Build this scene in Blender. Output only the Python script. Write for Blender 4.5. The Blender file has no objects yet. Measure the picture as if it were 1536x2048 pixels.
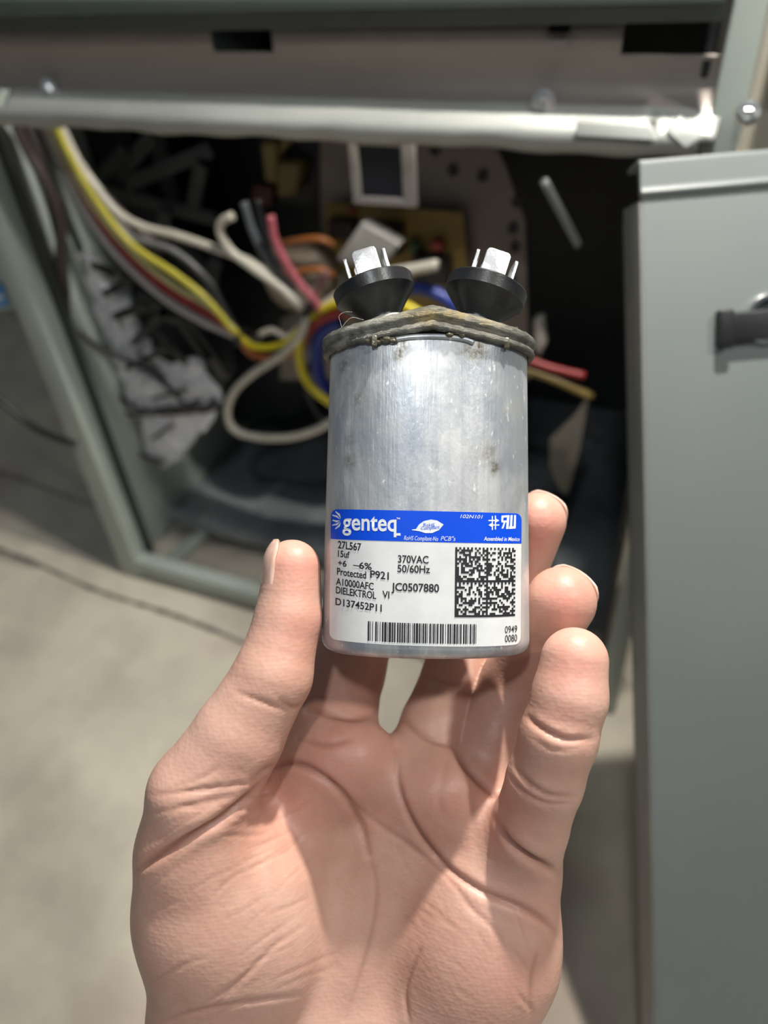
import bpy, bmesh, math, random
import numpy as np
from mathutils import Matrix, Vector

# ------------------------------------------------------------------ camera
FPX = 1540.0
_Z = np.array([-158., 1793., 1540.]); _Z /= np.linalg.norm(_Z)
_X = np.array([4261., -948., 1540.]); _X -= _X @ _Z * _Z; _X /= np.linalg.norm(_X)
_Y = np.cross(_Z, _X)
RW = np.array([_X, _Y, _Z])                 # camera axes -> world axes
CAMH = 0.606
CAM = np.array([0., 0., CAMH])
SC = bpy.context.scene
COL = SC.collection
cd = bpy.data.cameras.new('camera'); cam = bpy.data.objects.new('camera', cd); COL.objects.link(cam)
M4 = Matrix([list(RW[i]) + [CAM[i]] for i in range(3)] + [[0, 0, 0, 1]])
cam.matrix_world = M4
cd.sensor_fit = 'VERTICAL'; cd.sensor_height = 36.0; cd.lens = FPX * 36.0 / 2048
cd.clip_start = 0.01; cd.clip_end = 50
cd.dof.use_dof = True; cd.dof.focus_distance = 0.184; cd.dof.aperture_fstop = cd.lens / 3.0
SC.camera = cam
SC.view_settings.view_transform = 'Standard'; SC.view_settings.look = 'None'
SC.view_settings.exposure = 0.22; SC.view_settings.gamma = 1.0
SC.view_settings.use_curve_mapping = False

def cw(x, y, z):
    """camera-space metres (x right, y up, z back) -> world"""
    return RW @ np.array([x, y, z]) + CAM
def ray(px, py):
    return RW @ np.array([(px - 768) / FPX, -(py - 1024) / FPX, -1.])
def at(px, py, d):
    return CAM + ray(px, py) * d
YB = at(768, 150, .43)[1]                   # front plane of the cabinet
def fp(px, py, dy=0.):                      # point of the plane y = YB+dy seen there
    r = ray(px, py); return CAM + r * ((YB + dy) / r[1])
def flz(px, py, z=0.):
    r = ray(px, py); return CAM + r * ((z - CAMH) / r[2])
def plx(px, py, x):
    r = ray(px, py); return CAM + r * (x / r[0])

# ------------------------------------------------------------------ world and lamps
W = bpy.data.worlds.new('world'); SC.world = W; W.use_nodes = True
bg = W.node_tree.nodes['Background']; bg.inputs[0].default_value = (0.80, 0.90, 1.0, 1); bg.inputs[1].default_value = 0.10

def lamp(name, pos, tgt, power, size, color=(1, 1, 1), size_y=None, spread=180):
    l = bpy.data.lights.new(name, 'AREA'); l.energy = power; l.size = size; l.color = color
    l.spread = math.radians(spread)
    if size_y: l.shape = 'RECTANGLE'; l.size_y = size_y
    o = bpy.data.objects.new(name, l); COL.objects.link(o)
    p = Vector(pos); o.location = p
    o.rotation_euler = (Vector(tgt) - p).to_track_quat('-Z', 'Y').to_euler()
    return o
TG = cw(0.0, -.05, -.2)
lamp('work_lamp', cw(.13, .50, -.06), TG, 5.2, .018, (1, .95, .87))
lamp('side_lamp', cw(.95, .70, -.03), TG, 52, .05, (1, .97, .92))
lamp('second_lamp', cw(-.06, .20, .26), TG, .62, .035, (.96, .98, 1))
lamp('ceiling_lamp', (1.5, .05, 2.5), (-.2, .3, 0), 22, .16, (1, .97, .90))

# ------------------------------------------------------------------ materials
def mat(name, base=(.5, .5, .5), rough=.5, metal=0., spec=.5):
    m = bpy.data.materials.new(name); m.use_nodes = True
    b = m.node_tree.nodes['Principled BSDF']
    b.inputs['Base Color'].default_value = (*base, 1); b.inputs['Roughness'].default_value = rough
    b.inputs['Metallic'].default_value = metal; b.inputs['Specular IOR Level'].default_value = spec
    return m
class NT:
    def __init__(s, m): s.m = m; s.t = m.node_tree; s.b = s.t.nodes['Principled BSDF']
    def n(s, typ, **k):
        nd = s.t.nodes.new(typ)
        for a, v in k.items():
            if a.startswith('i_'):
                key = a[2:].replace('_', ' ')
                nd.inputs[key].default_value = v
            else: setattr(nd, a, v)
        return nd
    def l(s, a, b): s.t.links.new(a, b)
    def coord(s, scale=(1, 1, 1), kind='Object', loc=(0, 0, 0)):
        tc = s.n('ShaderNodeTexCoord'); mp = s.n('ShaderNodeMapping')
        mp.inputs['Scale'].default_value = scale; mp.inputs['Location'].default_value = loc
        s.l(tc.outputs[kind], mp.inputs[0]); return mp.outputs[0]
    def noise(s, vec, scale, detail=4, rough=.55, dist=0.):
        nd = s.n('ShaderNodeTexNoise'); nd.inputs['Scale'].default_value = scale
        nd.inputs['Detail'].default_value = detail; nd.inputs['Roughness'].default_value = rough
        nd.inputs['Distortion'].default_value = dist
        s.l(vec, nd.inputs['Vector']); return nd.outputs[0]
    def ramp(s, fac, stops):
        r = s.n('ShaderNodeValToRGB'); e = r.color_ramp.elements
        while len(e) < len(stops): e.new(.5)
        for x, (p, c) in zip(e, stops):
            x.position = p; x.color = (*c, 1) if len(c) == 3 else c
        s.l(fac, r.inputs[0]); return r.outputs[0]
    def mix(s, fac, a, b, typ='MIX'):
        m = s.n('ShaderNodeMix', data_type='RGBA', blend_type=typ)
        for i, v in ((0, fac), (6, a), (7, b)):
            if isinstance(v, (int, float)): m.inputs[i].default_value = v
            elif isinstance(v, tuple): m.inputs[i].default_value = (*v, 1)
            else: s.l(v, m.inputs[i])
        return m.outputs[2]
    def bump(s, h, strength=.3, dist=.001, prev=None):
        b = s.n('ShaderNodeBump'); b.inputs['Strength'].default_value = strength; b.inputs['Distance'].default_value = dist
        s.l(h, b.inputs['Height'])
        if prev is not None: s.l(prev, b.inputs['Normal'])
        return b.outputs[0]
    def base(s, c): s.l(c, s.b.inputs['Base Color'])
    def nor(s, c): s.l(c, s.b.inputs['Normal'])
    def rgh(s, c): s.l(c, s.b.inputs['Roughness'])

def mottled(name, c1, c2, scale=20, rough=.5, metal=0., bump=.1, bscale=60, kind='Object', stretch=(1, 1, 1), r2=None):
    m = mat(name, c1, rough, metal); t = NT(m); v = t.coord(stretch, kind)
    f = t.noise(v, scale, 5); t.base(t.ramp(f, [(.3, c1), (.7, c2)]))
    t.nor(t.bump(t.noise(v, bscale, 4), bump, .001))
    if r2 is not None: t.rgh(t.ramp(f, [(.3, (rough,) * 3), (.7, (r2,) * 3)]))
    return m
MT = {}
def G(name, *a, **k):
    if name not in MT: MT[name] = mottled(name, *a, **k)
    return MT[name]
galv = G('galvanised', (.30, .315, .30), (.46, .475, .45), 25, .45, .4, .15, 120, stretch=(.25, 1, 1), r2=.55)
rail_m = G('rail_web_dimmed', (.29, .255, .225), (.42, .37, .33), 22, .45, .3, .1, 90, stretch=(.15, 1, 1), r2=.6)  # web's dim light and brown reflection are put into this darker colour
galv_brown = G('galvanised_brownish', (.22, .19, .17), (.30, .26, .235), 18, .5, .25, .1, 100)
post_paint = G('pale_green_grey_paint', (.36, .41, .37), (.41, .46, .42), 14, .45, 0, .05)
door_paint = G('door_grey_paint', (.17, .194, .19), (.187, .21, .204), 9, .42, .0, .04, 900)
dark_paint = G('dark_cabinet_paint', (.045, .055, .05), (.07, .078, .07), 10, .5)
black_in = G('black_interior', (.006, .008, .010), (.016, .019, .022), 12, .5)  # black base also carries the shade inside the cabinet
black_pl = G('black_plastic', (.012, .013, .015), (.03, .032, .036), 40, .38, 0, .15, 400)
tray_m = G('tray_metal', (.10, .12, .13), (.42, .46, .48), 9, .4, .2, .1, 60, r2=.25)
white_in = G('white_insulation', (.86, .88, .93), (.93, .94, .97), 40, .5, 0, .3, 60)
cream = G('cream_wall', (.55, .52, .42), (.62, .58, .47), 12, .8)
chrome = mat('chrome', (.85, .85, .84), .12, 1.)
zinc = G('bright_zinc', (.70, .72, .74), (.85, .87, .88), 300, .28, .85, .1, 900)
bronze = mat('bronze_ring', (.45, .33, .24), .25, .9)
rod_m = mat('grey_rod', (.30, .33, .34), .4, .3)

m = mat('concrete', rough=.85); t = NT(m); v = t.coord((1, 1, 1))
n1 = t.noise(v, 2.2, 6, .6, .3); n2 = t.noise(v, 14, 6, .6)
c = t.ramp(n1, [(.30, (.40, .34, .29)), (.45, (.58, .53, .44)), (.62, (.68, .63, .51)), (.8, (.60, .52, .45))])
c = t.mix(t.ramp(n2, [(.42, (0, 0, 0)), (.72, (.45, .45, .45))]), c, (.29, .26, .225))
n3 = t.noise(t.coord((1, 1, 1), loc=(4, 2, 0)), 3.0, 3)
c = t.mix(t.ramp(n3, [(.54, (0, 0, 0)), (.70, (.7, .7, .7))]), c, (.46, .29, .25))
t.base(c); t.nor(t.bump(n2, .25, .004)); concrete = m

# brushed aluminium of the can
m = mat('can_aluminium', (.6, .62, .64), .38, .55); t = NT(m)
vs = t.coord((1400, 1400, 60)); vb = t.coord((1, 1, 1))
st = t.noise(vs, 1.0, 5, .6)
st2 = t.noise(t.coord((500, 500, 18)), 1.0, 3, .5)
bl = t.noise(vb, 130, 5, .6, .4)
base = t.ramp(st2, [(.3, (.60, .62, .64)), (.7, (.80, .82, .83))])
big = t.noise(t.coord((60, 60, 22)), 1.0, 5, .62, .5)
base = t.mix(t.ramp(big, [(.42, (.75,) * 3), (.56, (0, 0, 0))]), base, (.34, .385, .44))  # blue-grey patches put reflected tones into the aluminium's colour
base = t.mix(t.ramp(bl, [(.45, (0, 0, 0)), (.75, (.5, .5, .5))]), base, (.50, .50, .46))
fleck = t.noise(t.coord((900, 900, 420)), 1.0, 3, .6)
base = t.mix(t.ramp(fleck, [(.64, (0, 0, 0)), (.72, (.8, .8, .8))]), base, (.95, .96, .97))
sp = t.n('ShaderNodeAttribute', attribute_name='stain'); sn = t.noise(vb, 700, 4, .7)
sm = t.n('ShaderNodeMath', operation='MULTIPLY'); t.l(sp.outputs['Fac'], sm.inputs[0]); t.l(t.ramp(sn, [(.35, (.25,) * 3), (.65, (1,) * 3)]), sm.inputs[1])
base = t.mix(sm.outputs[0], base, (.13, .10, .05)); t.base(base)
t.rgh(t.ramp(bl, [(.3, (.30,) * 3), (.7, (.48,) * 3)]))
t.nor(t.bump(st, .22, .0003, t.bump(fleck, .25, .0002, t.bump(bl, .12, .0006)))); can_m = m
# tarnished solder-like seam rim
m = mat('seam_metal', (.3, .3, .27), .42, .75); t = NT(m); v = t.coord((1, 1, 1))
f = t.noise(v, 160, 5, .6, .6)
c = t.ramp(f, [(.28, (.06, .06, .05)), (.5, (.17, .17, .15)), (.74, (.36, .36, .32))])
at_ = t.n('ShaderNodeAttribute', attribute_name='stain')
sm = t.n('ShaderNodeMath', operation='MULTIPLY'); t.l(at_.outputs['Fac'], sm.inputs[0]); t.l(t.ramp(t.noise(v, 320, 3), [(.4, (.2,) * 3), (.6, (1,) * 3)]), sm.inputs[1])
c = t.mix(sm.outputs[0], c, (.34, .27, .13)); t.base(c)
t.rgh(t.ramp(f, [(.3, (.34,) * 3), (.7, (.6,) * 3)]))
t.nor(t.bump(t.noise(t.coord((1, 1, 3.)), 520, 6, .7), .7, .0009)); seam_m = m
cup_m = mat('black_cup_plastic', (.014, .015, .018), .33); t = NT(cup_m)
t.nor(t.bump(t.noise(t.coord(), 1600, 3), .22, .0002))
t.base(t.ramp(t.noise(t.coord(), 110, 4), [(.45, (.012, .013, .016)), (.75, (.045, .045, .040))]))
paper = mat('label_paper', (.76, .78, .78), .42); t = NT(paper)
t.base(t.ramp(t.noise(t.coord(), 120, 4), [(.35, (.70, .72, .72)), (.6, (.79, .805, .805))]))
blue = mat('label_blue', (.0, .075, .74), .35)
ink = mat('label_ink', (.018, .018, .022), .5)
wink = mat('label_white_ink', (.78, .82, .86), .45)
goo_m = mat('dried_resin', (.10, .09, .06), .12); NT(goo_m).nor(NT(goo_m).bump(NT(goo_m).noise(NT(goo_m).coord(), 900, 3), .5, .0005))

# skin
skin = mat('skin', (.60, .36, .27), .46); t = NT(skin); b = t.b
v = t.coord()
f1 = t.noise(v, 28, 4, .55); f2 = t.noise(v, 170, 5, .6)
c = t.ramp(f1, [(.32, (.52, .28, .21)), (.5, (.60, .35, .27)), (.70, (.66, .41, .33))])
c = t.mix(t.ramp(f2, [(.4, (0, 0, 0)), (.75, (.35,) * 3)]), c, (.68, .46, .36))
red = t.n('ShaderNodeAttribute', attribute_name='red'); c = t.mix(red.outputs['Fac'], c, (.62, .235, .185))
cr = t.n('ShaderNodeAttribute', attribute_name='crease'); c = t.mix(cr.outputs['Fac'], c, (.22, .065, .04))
t.base(c)
b.inputs['Subsurface Weight'].default_value = .22; b.inputs['Subsurface Radius'].default_value = (1., .35, .18)
b.inputs['Subsurface Scale'].default_value = .0035
wv = t.n('ShaderNodeTexWave', wave_type='BANDS', bands_direction='Y'); wv.inputs['Scale'].default_value = 330
wv.inputs['Distortion'].default_value = 5; wv.inputs['Detail'].default_value = 2; wv.inputs['Detail Scale'].default_value = .25
t.l(v, wv.inputs['Vector'])
vo = t.n('ShaderNodeTexVoronoi'); vo.inputs['Scale'].default_value = 750; t.l(t.coord((1, 1, .5)), vo.inputs['Vector'])
t.nor(t.bump(wv.outputs[1], .035, .0002, t.bump(vo.outputs[0], .16, .00035, t.bump(f2, .18, .0008))))
nail_m = mat('nail', (.66, .42, .34), .25); nail_m.node_tree.nodes['Principled BSDF'].inputs['Coat Weight'].default_value = .3
NT(nail_m).base(NT(nail_m).ramp(NT(nail_m).noise(NT(nail_m).coord(), 200, 2), [(.4, (.64, .40, .32)), (.6, (.70, .48, .40))]))

def wmat(name, c, rough=.38):
    if name not in MT:
        MT[name] = mottled(name, c, tuple(x * .8 for x in c), 60, rough, 0, .05, 200)
    return MT[name]

# ------------------------------------------------------------------ object helpers
def tag(o, label=None, cat=None, group=None, kind=None):
    if label: o['label'] = label
    if cat: o['category'] = cat
    if group: o['group'] = group
    if kind: o['kind'] = kind
    return o
def mk(name, V, Fc, m, parent=None, smooth=False, mats=None, fmat=None):
    me = bpy.data.meshes.new(name); me.from_pydata([tuple(map(float, p)) for p in V], [], [tuple(map(int, f)) for f in Fc])
    for x in (mats or [m]): me.materials.append(x)
    if fmat is not None: me.polygons.foreach_set('material_index', fmat)
    bm = bmesh.new(); bm.from_mesh(me); bmesh.ops.recalc_face_normals(bm, faces=bm.faces); bm.to_mesh(me); bm.free()
    if smooth: me.polygons.foreach_set('use_smooth', [True] * len(me.polygons))
    o = bpy.data.objects.new(name, me); COL.objects.link(o)
    if parent is not None: o.parent = parent
    return o
def recentre(o):
    me = o.data; n = len(me.vertices); co = np.empty(n * 3); me.vertices.foreach_get('co', co); co = co.reshape(-1, 3)
    c = (co.min(0) + co.max(0)) / 2; c[2] = co[:, 2].min()
    me.vertices.foreach_set('co', (co - c).ravel()); o.location = o.location + Vector(c); return o
def empty(name, mtx):
    o = bpy.data.objects.new(name, None); COL.objects.link(o); o.empty_display_size = .01
    o.matrix_world = mtx; return o
def T(loc): return Matrix.Translation(Vector(loc))
class MB:
    def __init__(s): s.V = []; s.F = []
    def add(s, V, F):
        n = len(s.V); s.V += [tuple(p) for p in V]; s.F += [tuple(i + n for i in f) for f in F]; return s
    def box(s, a, b):
        x0, y0, z0 = a; x1, y1, z1 = b
        return s.add([(x0, y0, z0), (x1, y0, z0), (x1, y1, z0), (x0, y1, z0), (x0, y0, z1), (x1, y0, z1), (x1, y1, z1), (x0, y1, z1)],
                     [(0, 3, 2, 1), (4, 5, 6, 7), (0, 1, 5, 4), (1, 2, 6, 5), (2, 3, 7, 6), (3, 0, 4, 7)])
    def slab(s, P, n):
        """extrude polygon P by vector n"""
        P = [np.array(p, float) for p in P]; k = len(P); n = np.array(n, float)
        return s.add(P + [p + n for p in P], [tuple(range(k))[::-1], tuple(range(k, 2 * k))] +
                     [(i, (i + 1) % k, (i + 1) % k + k, i + k) for i in range(k)])
    def lathe(s, prof, n=48, cap0=True, cap1=True):
        V = []; Fc = []
        for r, z in prof:
            V += [(r * math.cos(2 * math.pi * i / n), r * math.sin(2 * math.pi * i / n), z) for i in range(n)]
        for j in range(len(prof) - 1):
            for i in range(n):
                a = j * n + i; b2 = j * n + (i + 1) % n
                Fc.append((a, b2, b2 + n, a + n))
        if cap0: Fc.append(tuple(range(n))[::-1])
        if cap1: Fc.append(tuple(range((len(prof) - 1) * n, len(prof) * n)))
        return s.add(V, Fc)
    def build(s, name, m, parent=None, smooth=False, mtx=None, bev=0):
        o = mk(name, s.V, s.F, m, parent, smooth)
        if mtx is not None: o.data.transform(mtx)
        if bev:
            bm = bmesh.new(); bm.from_mesh(o.data)
            bmesh.ops.bevel(bm, geom=[e for e in bm.edges if e.calc_face_angle(0) > .5], offset=bev, segments=3, profile=.5, affect='EDGES')
            bm.to_mesh(o.data); bm.free(); o.data.polygons.foreach_set('use_smooth', [True] * len(o.data.polygons))
            smooth_angle(o)
        return o
def smooth_angle(o, a=35):
    me = o.data; bm = bmesh.new(); bm.from_mesh(me)
    for e in bm.edges: e.smooth = e.calc_face_angle(0) < math.radians(a)
    for f in bm.faces: f.smooth = True
    bm.to_mesh(me); bm.free()
def catmull(P, sub=8):
    P = np.array(P, float); Q = np.vstack([2 * P[0] - P[1], P, 2 * P[-1] - P[-2]]); out = []
    for i in range(1, len(Q) - 2):
        p0, p1, p2, p3 = Q[i - 1:i + 3]
        for k in range(sub):
            u = k / sub
            out.append(.5 * ((2 * p1) + (-p0 + p2) * u + (2 * p0 - 5 * p1 + 4 * p2 - p3) * u * u + (-p0 + 3 * p1 - 3 * p2 + p3) * u ** 3))
    out.append(P[-1]); return np.array(out)
def tube_mesh(P, r, n=10, sub=8, rads=None):
    C = catmull(P, sub) if sub > 1 else np.array(P, float)
    R_ = np.full(len(C), r) if rads is None else np.interp(np.linspace(0, 1, len(C)), np.linspace(0, 1, len(rads)), rads)
    Tn = np.gradient(C, axis=0); Tn /= np.linalg.norm(Tn, axis=1)[:, None] + 1e-12
    u = np.cross(Tn[0], [0, 0, 1.]);
    if np.linalg.norm(u) < .1: u = np.cross(Tn[0], [1., 0, 0])
    u /= np.linalg.norm(u); V = []; Fc = []
    for i in range(len(C)):
        u = u - Tn[i] * (u @ Tn[i]); u /= np.linalg.norm(u); w = np.cross(Tn[i], u)
        for k in range(n):
            a = 2 * math.pi * k / n; V.append(C[i] + R_[i] * (math.cos(a) * u + math.sin(a) * w))
    for i in range(len(C) - 1):
        for k in range(n):
            a = i * n + k; b2 = i * n + (k + 1) % n; Fc.append((a, b2, b2 + n, a + n))
    Fc.append(tuple(range(n))[::-1]); Fc.append(tuple(range((len(C) - 1) * n, len(C) * n)))
    return V, Fc
def tube(name, P, r, m, parent=None, **k):
    V, Fc = tube_mesh(P, r, **k); return mk(name, V, Fc, m, parent, True)

# ------------------------------------------------------------------ setting: floor, wall
o = MB().box((-3, -1.5, -.05), (2.2, 3, 0)).build('floor', concrete); tag(o, kind='structure', label='stained beige concrete floor')
# two shallow cracks/joints are cut as thin dark recess strips lying in the slab
crack_m = G('crack_dark', (.12, .105, .09), (.18, .16, .145), 40, .9)
def crack(P, w, par):
    C = catmull([flz(*p) for p in P], 10); rng = random.Random(5); V = []; Fc = []
    for i, c in enumerate(C):
        d = C[min(i + 1, len(C) - 1)] - C[max(i - 1, 0)]; nn = np.array([-d[1], d[0], 0]); nn /= np.linalg.norm(nn)
        ww = w * (.6 + .8 * rng.random()); V += [c + nn * ww + [0, 0, .0008], c - nn * ww + [0, 0, .0008]]
    for i in range(len(C) - 1): Fc.append((2 * i, 2 * i + 1, 2 * i + 3, 2 * i + 2))
    return mk('floor_crack', V, Fc, crack_m, par)
fl = o
crack([(-40, 1085), (60, 1122), (190, 1180), (320, 1222), (430, 1262), (560, 1320)], .0025, fl)
crack([(-40, 935), (60, 965), (150, 1000), (240, 1020)], .002, fl)
o = MB().box((-3, 2.2, 0), (2.2, 2.25, 2.4)).build('wall_back', G('wall_grey', (.30, .30, .29), (.36, .36, .34), 5, .8)); tag(o, kind='structure')

# ------------------------------------------------------------------ furnace cabinet
XL = fp(215, 1000)[0]; XR = fp(1472, 160)[0]
ZB = fp(270, 1130)[2]; ZT = fp(768, 275)[2]; ZTT = fp(768, 40)[2]
cab = empty('furnace_cabinet', T(((XL + XR) / 2, YB, 0)))
tag(cab, 'open grey-green metal furnace cabinet with dark interior behind the hand', 'furnace')
CM = cab.matrix_world.inverted()
def cpart(mb, name, m, bev=0, label=None, parent=None, smooth=False):
    o = mb.build(name, m, parent or cab, smooth, mtx=(CM if parent is None or parent is cab else CM), bev=bev)
    if label: o['label'] = label
    return o
DEP = .44
# left post: lip facing the viewer, return flange, inner side wall
cpart(MB().box((XL - .017, YB - .004, 0.004), (XL + .010, YB + .016, ZTT + .112)), 'front_post', post_paint, .002)
cpart(MB().box((XL - .003, YB + .017, 0.02), (XL + .003, YB + DEP, ZTT + .112)), 'side_panel', post_paint, .001)
cpart(MB().box((XL + .003, YB + .018, 0.02), (XL + .016, YB + .022, ZT)), 'return_flange', dark_paint, .0005)  # dark paint holds the shadow beside the post lip
# right post
cpart(MB().box((XR - .008, YB - .004, 0.004), (XR + .007, YB + .03, ZTT + .112)), 'front_post', post_paint, .002)
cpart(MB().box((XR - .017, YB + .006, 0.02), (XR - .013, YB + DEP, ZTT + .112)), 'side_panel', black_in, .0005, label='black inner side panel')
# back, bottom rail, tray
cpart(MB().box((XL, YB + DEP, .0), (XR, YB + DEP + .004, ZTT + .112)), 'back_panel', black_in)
cpart(MB().box((XL + .006, YB - .004, .010), (XR - .012, YB + .014, .030)), 'bottom_rail', post_paint, .002)
cpart(MB().box((XL + .006, YB + .075, .03), (XR - .012, YB + DEP - .005, .036)).box((XL + .006, YB + .072, .018), (XR - .012, YB + .076, .036)), 'tray', tray_m, .001)
cpart(MB().slab([(XL + .030, YB + .016, .012), (XL + .044, YB + .016, .012), (XL + .054, YB + .072, .012), (XL + .040, YB + .072, .012)], (0, 0, .010)), 'brace', post_paint, .001)
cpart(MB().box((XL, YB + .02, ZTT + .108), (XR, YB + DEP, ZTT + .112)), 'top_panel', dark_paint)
# lintel rail: galvanised, bent profile swept along X
def lintel():
    zt = fp(768, 52)[2]; z1 = fp(768, 180)[2]; z2 = fp(768, 232)[2]; z3 = ZT
    x0 = XL - .002; x1 = fp(1448, 200)[0]
    prof = [(.006, zt), (.0045, zt - .004), (.004, (zt + z1) / 2 + .002), (.007, (zt + z1) / 2 - .001), (.006, z1 + .003), (.0045, z1), (.0005, z1 - .005), (-.006, z2 + .004), (-.012, z2), (-.014, z2 - .003), (-.0135, z3 + .004), (-.010, z3), (-.006, z3 - .0008)]
    V = []; Fc = []; nx = 140; rng = random.Random(3)
    for i in range(nx + 1):
        x = x0 + (x1 - x0) * i / nx
        for j, (y, z) in enumerate(prof):
            wob = .0006 * math.sin(x * 70 + j) + .0004 * math.sin(x * 190 + 2 * j)
            if j > 9: z = z + .0012 * math.sin(x * 40) * math.sin(x * 90 + 1)
            V.append((x, YB + y + wob * .35, z))
    n = len(prof)
    # openings: (x0px, x1px, profile rows) left out of the web
    holes = [(415, 540, 0, 2), (1088, 1142, 0, 1), (1246, 1450, 0, 2)]
    hx = [(fp(a, 70)[0], fp(b_, 70)[0], r0, r1) for a, b_, r0, r1 in holes]
    tb = (fp(1296, 262)[0], fp(1312, 262)[0]); tl = (fp(6, 200)[0], fp(30, 200)[0])
    for i in range(nx):
        xm = x0 + (x1 - x0) * (i + .5) / nx
        for j in range(n - 1):
            if any(a < xm < b_ and r0 <= j < r1 for a, b_, r0, r1 in hx): continue
            if tb[0] < xm < tb[1] and 7 <= j < 9: continue
            if tl[0] < xm < tl[1] and 6 <= j < 8: continue
            if xm > fp(1405, 290)[0] and j >= 9: continue
            a = i * n + j; Fc.append((a, a + 1, a + 1 + n, a + n))
    o = mk('lintel_rail', V, Fc, galv, cab, True, mats=[rail_m, galv], fmat=[1 if (f[0] % n) >= 6 else 0 for f in Fc]); o.data.transform(CM)
    md = o.modifiers.new('s', 'SOLIDIFY'); md.thickness = .0012; md.offset = 0
    return o
lr = lintel(); lr['label'] = 'bent galvanised crossbar over the opening'
# tab with curled corner on the right end of the rail
a, b_, c_, d_ = fp(1152, 242, -.016), fp(1300, 250, -.016), fp(1316, 282, -.019), fp(1150, 272, -.019)
cpart(MB().slab([a, b_, c_, d_], (0, .003, .001)), 'rail_tab', galv, .0008)
a, b_, c_, d_ = fp(1330, 262, -.014), fp(1356, 236, -.010), fp(1412, 268, -.012), fp(1372, 300, -.018)
cpart(MB().slab([a, b_, c_, d_], (0, .004, .001)), 'rail_tab', galv, .0012)
# upper cover panel above the rail
a, b_ = fp(-60, 68, -.004), fp(1446, 41, -.004)
top = ZTT + .10
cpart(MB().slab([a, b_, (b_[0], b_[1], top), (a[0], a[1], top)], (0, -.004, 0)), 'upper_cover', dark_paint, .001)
a, b_ = fp(-60, 34, -.010), fp(1446, 8, -.010)
cpart(MB().slab([a, b_, (b_[0], b_[1], a[2] + .006), (a[0], a[1], a[2] + .010)], (0, .004, 0)), 'upper_trim', G('trim_greygreen', (.10, .13, .115), (.13, .155, .14), 10, .4), .001)
# screws on the rail and right post
def screw(px, py, dy, r, name='hex_screw', par=cab):
    c = fp(px, py, dy); mb = MB()
    mb.lathe([(r * 1.25, 0), (r * 1.25, .0009), (r * .95, .0014)], 24)
    mb.lathe([(r * .72, .001), (r * .72, .0032), (r * .60, .0038), (r * .35, .0036), (r * .3, .0026)], 6)
    mt = T(c) @ Matrix.Rotation(math.radians(90), 4, 'X')
    o = mb.build(name, zinc, par, mtx=CM @ mt); smooth_angle(o, 30)
screw(1087, 204, -.002, .0050); screw(99, 178, -.001, .0055); screw(1496, 226, -.006, .0045)
P = [(40, 180), (120, 330), (165, 460), (205, 560), (240, 650), (290, 740), (340, 830), (430, 850), (600, 830), (660, 700), (660, 200)]
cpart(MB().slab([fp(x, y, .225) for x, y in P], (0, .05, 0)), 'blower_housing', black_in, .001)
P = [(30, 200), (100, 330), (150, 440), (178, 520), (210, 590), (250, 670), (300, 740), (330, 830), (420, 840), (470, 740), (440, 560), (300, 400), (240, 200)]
cpart(MB().slab([fp(x, y, .118) for x, y in P], (0, .02, 0)), 'shade_panel', black_in, .001)  # black panel added to darken the shaded left side of the opening
# blower housing bits: dark ribs seen behind the left bundle
ribs = [((250, 300), (130, 420)), ((300, 270), (230, 370)), ((200, 380), (430, 440)), ((400, 330), (380, 430)), ((250, 370), (420, 300)), ((430, 520), (400, 660)), ((330, 600), (450, 620)), ((330, 420), (300, 560))]
dk = G('dark_bracket', (.045, .055, .054), (.08, .09, .088), 12, .45, .2)
for (p, q) in ribs:
    A, B = fp(*p, .100), fp(*q, .108); d = B - A; d /= np.linalg.norm(d); nn = np.cross(d, [0, 1, 0]); nn /= np.linalg.norm(nn)
    w = .006
    cpart(MB().slab([A + nn * w, A - nn * w, B - nn * w, B + nn * w], (0, .004, 0)), 'blower_strut', dk, .0008)
# brown galvanised divider plate with sloping right edge and holes
P = [(600, 200), (960, 230), (1010, 330), (1050, 440), (1056, 640), (1060, 760), (560, 760), (560, 640), (640, 600), (640, 270)]
cpart(MB().slab([fp(x, y, .13) for x, y in P], (0, .003, 0)), 'divider_plate', galv_brown, .0005, label='brownish perforated metal plate')
for (x, y) in [(906, 341), (965, 352), (1034, 404), (1026, 458), (1030, 495), (1022, 560), (870, 300)]:
    c = fp(x, y, .1285)
    mb = MB().lathe([(.0042, 0), (.0042, .0008), (.0030, .0008), (.0030, -.001)], 16)
    o = mb.build('plate_hole_disc', black_in, cab, mtx=CM @ T(c) @ Matrix.Rotation(math.radians(90), 4, 'X'))  # black disc on the plate stands in for the dark of a hole
# window plate hanging from the rail
def frame_px(outer, inner, dy, th, m, name):
    mb = MB(); O = [fp(x, y, dy) for x, y in outer]; I = [fp(x, y, dy) for x, y in inner]
    for i in range(4):
        j = (i + 1) % 4; mb.slab([O[i], O[j], I[j], I[i]], (0, th, 0))
    return mb
sw = empty('sight_window', T(fp(765, 410, .02)))
tag(sw, 'small pale-framed window plate with dark glass hanging under the crossbar', 'window plate')
SM = sw.matrix_world.inverted()
mb = frame_px([(692, 262), (828, 268), (834, 416), (706, 408)], [(714, 290), (800, 294), (806, 398), (722, 394)], .02, .003, None, '')
mb.build('frame', G('pale_frame', (.42, .39, .36), (.48, .45, .42), 20, .45), sw, mtx=SM, bev=.0008)
MB().slab([fp(x, y, .022) for x, y in [(710, 286), (804, 290), (810, 402), (718, 398)]], (0, .0015, 0)).build('glass', mat('dark_glass', (.012, .016, .026), .12), sw, mtx=SM)

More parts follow.
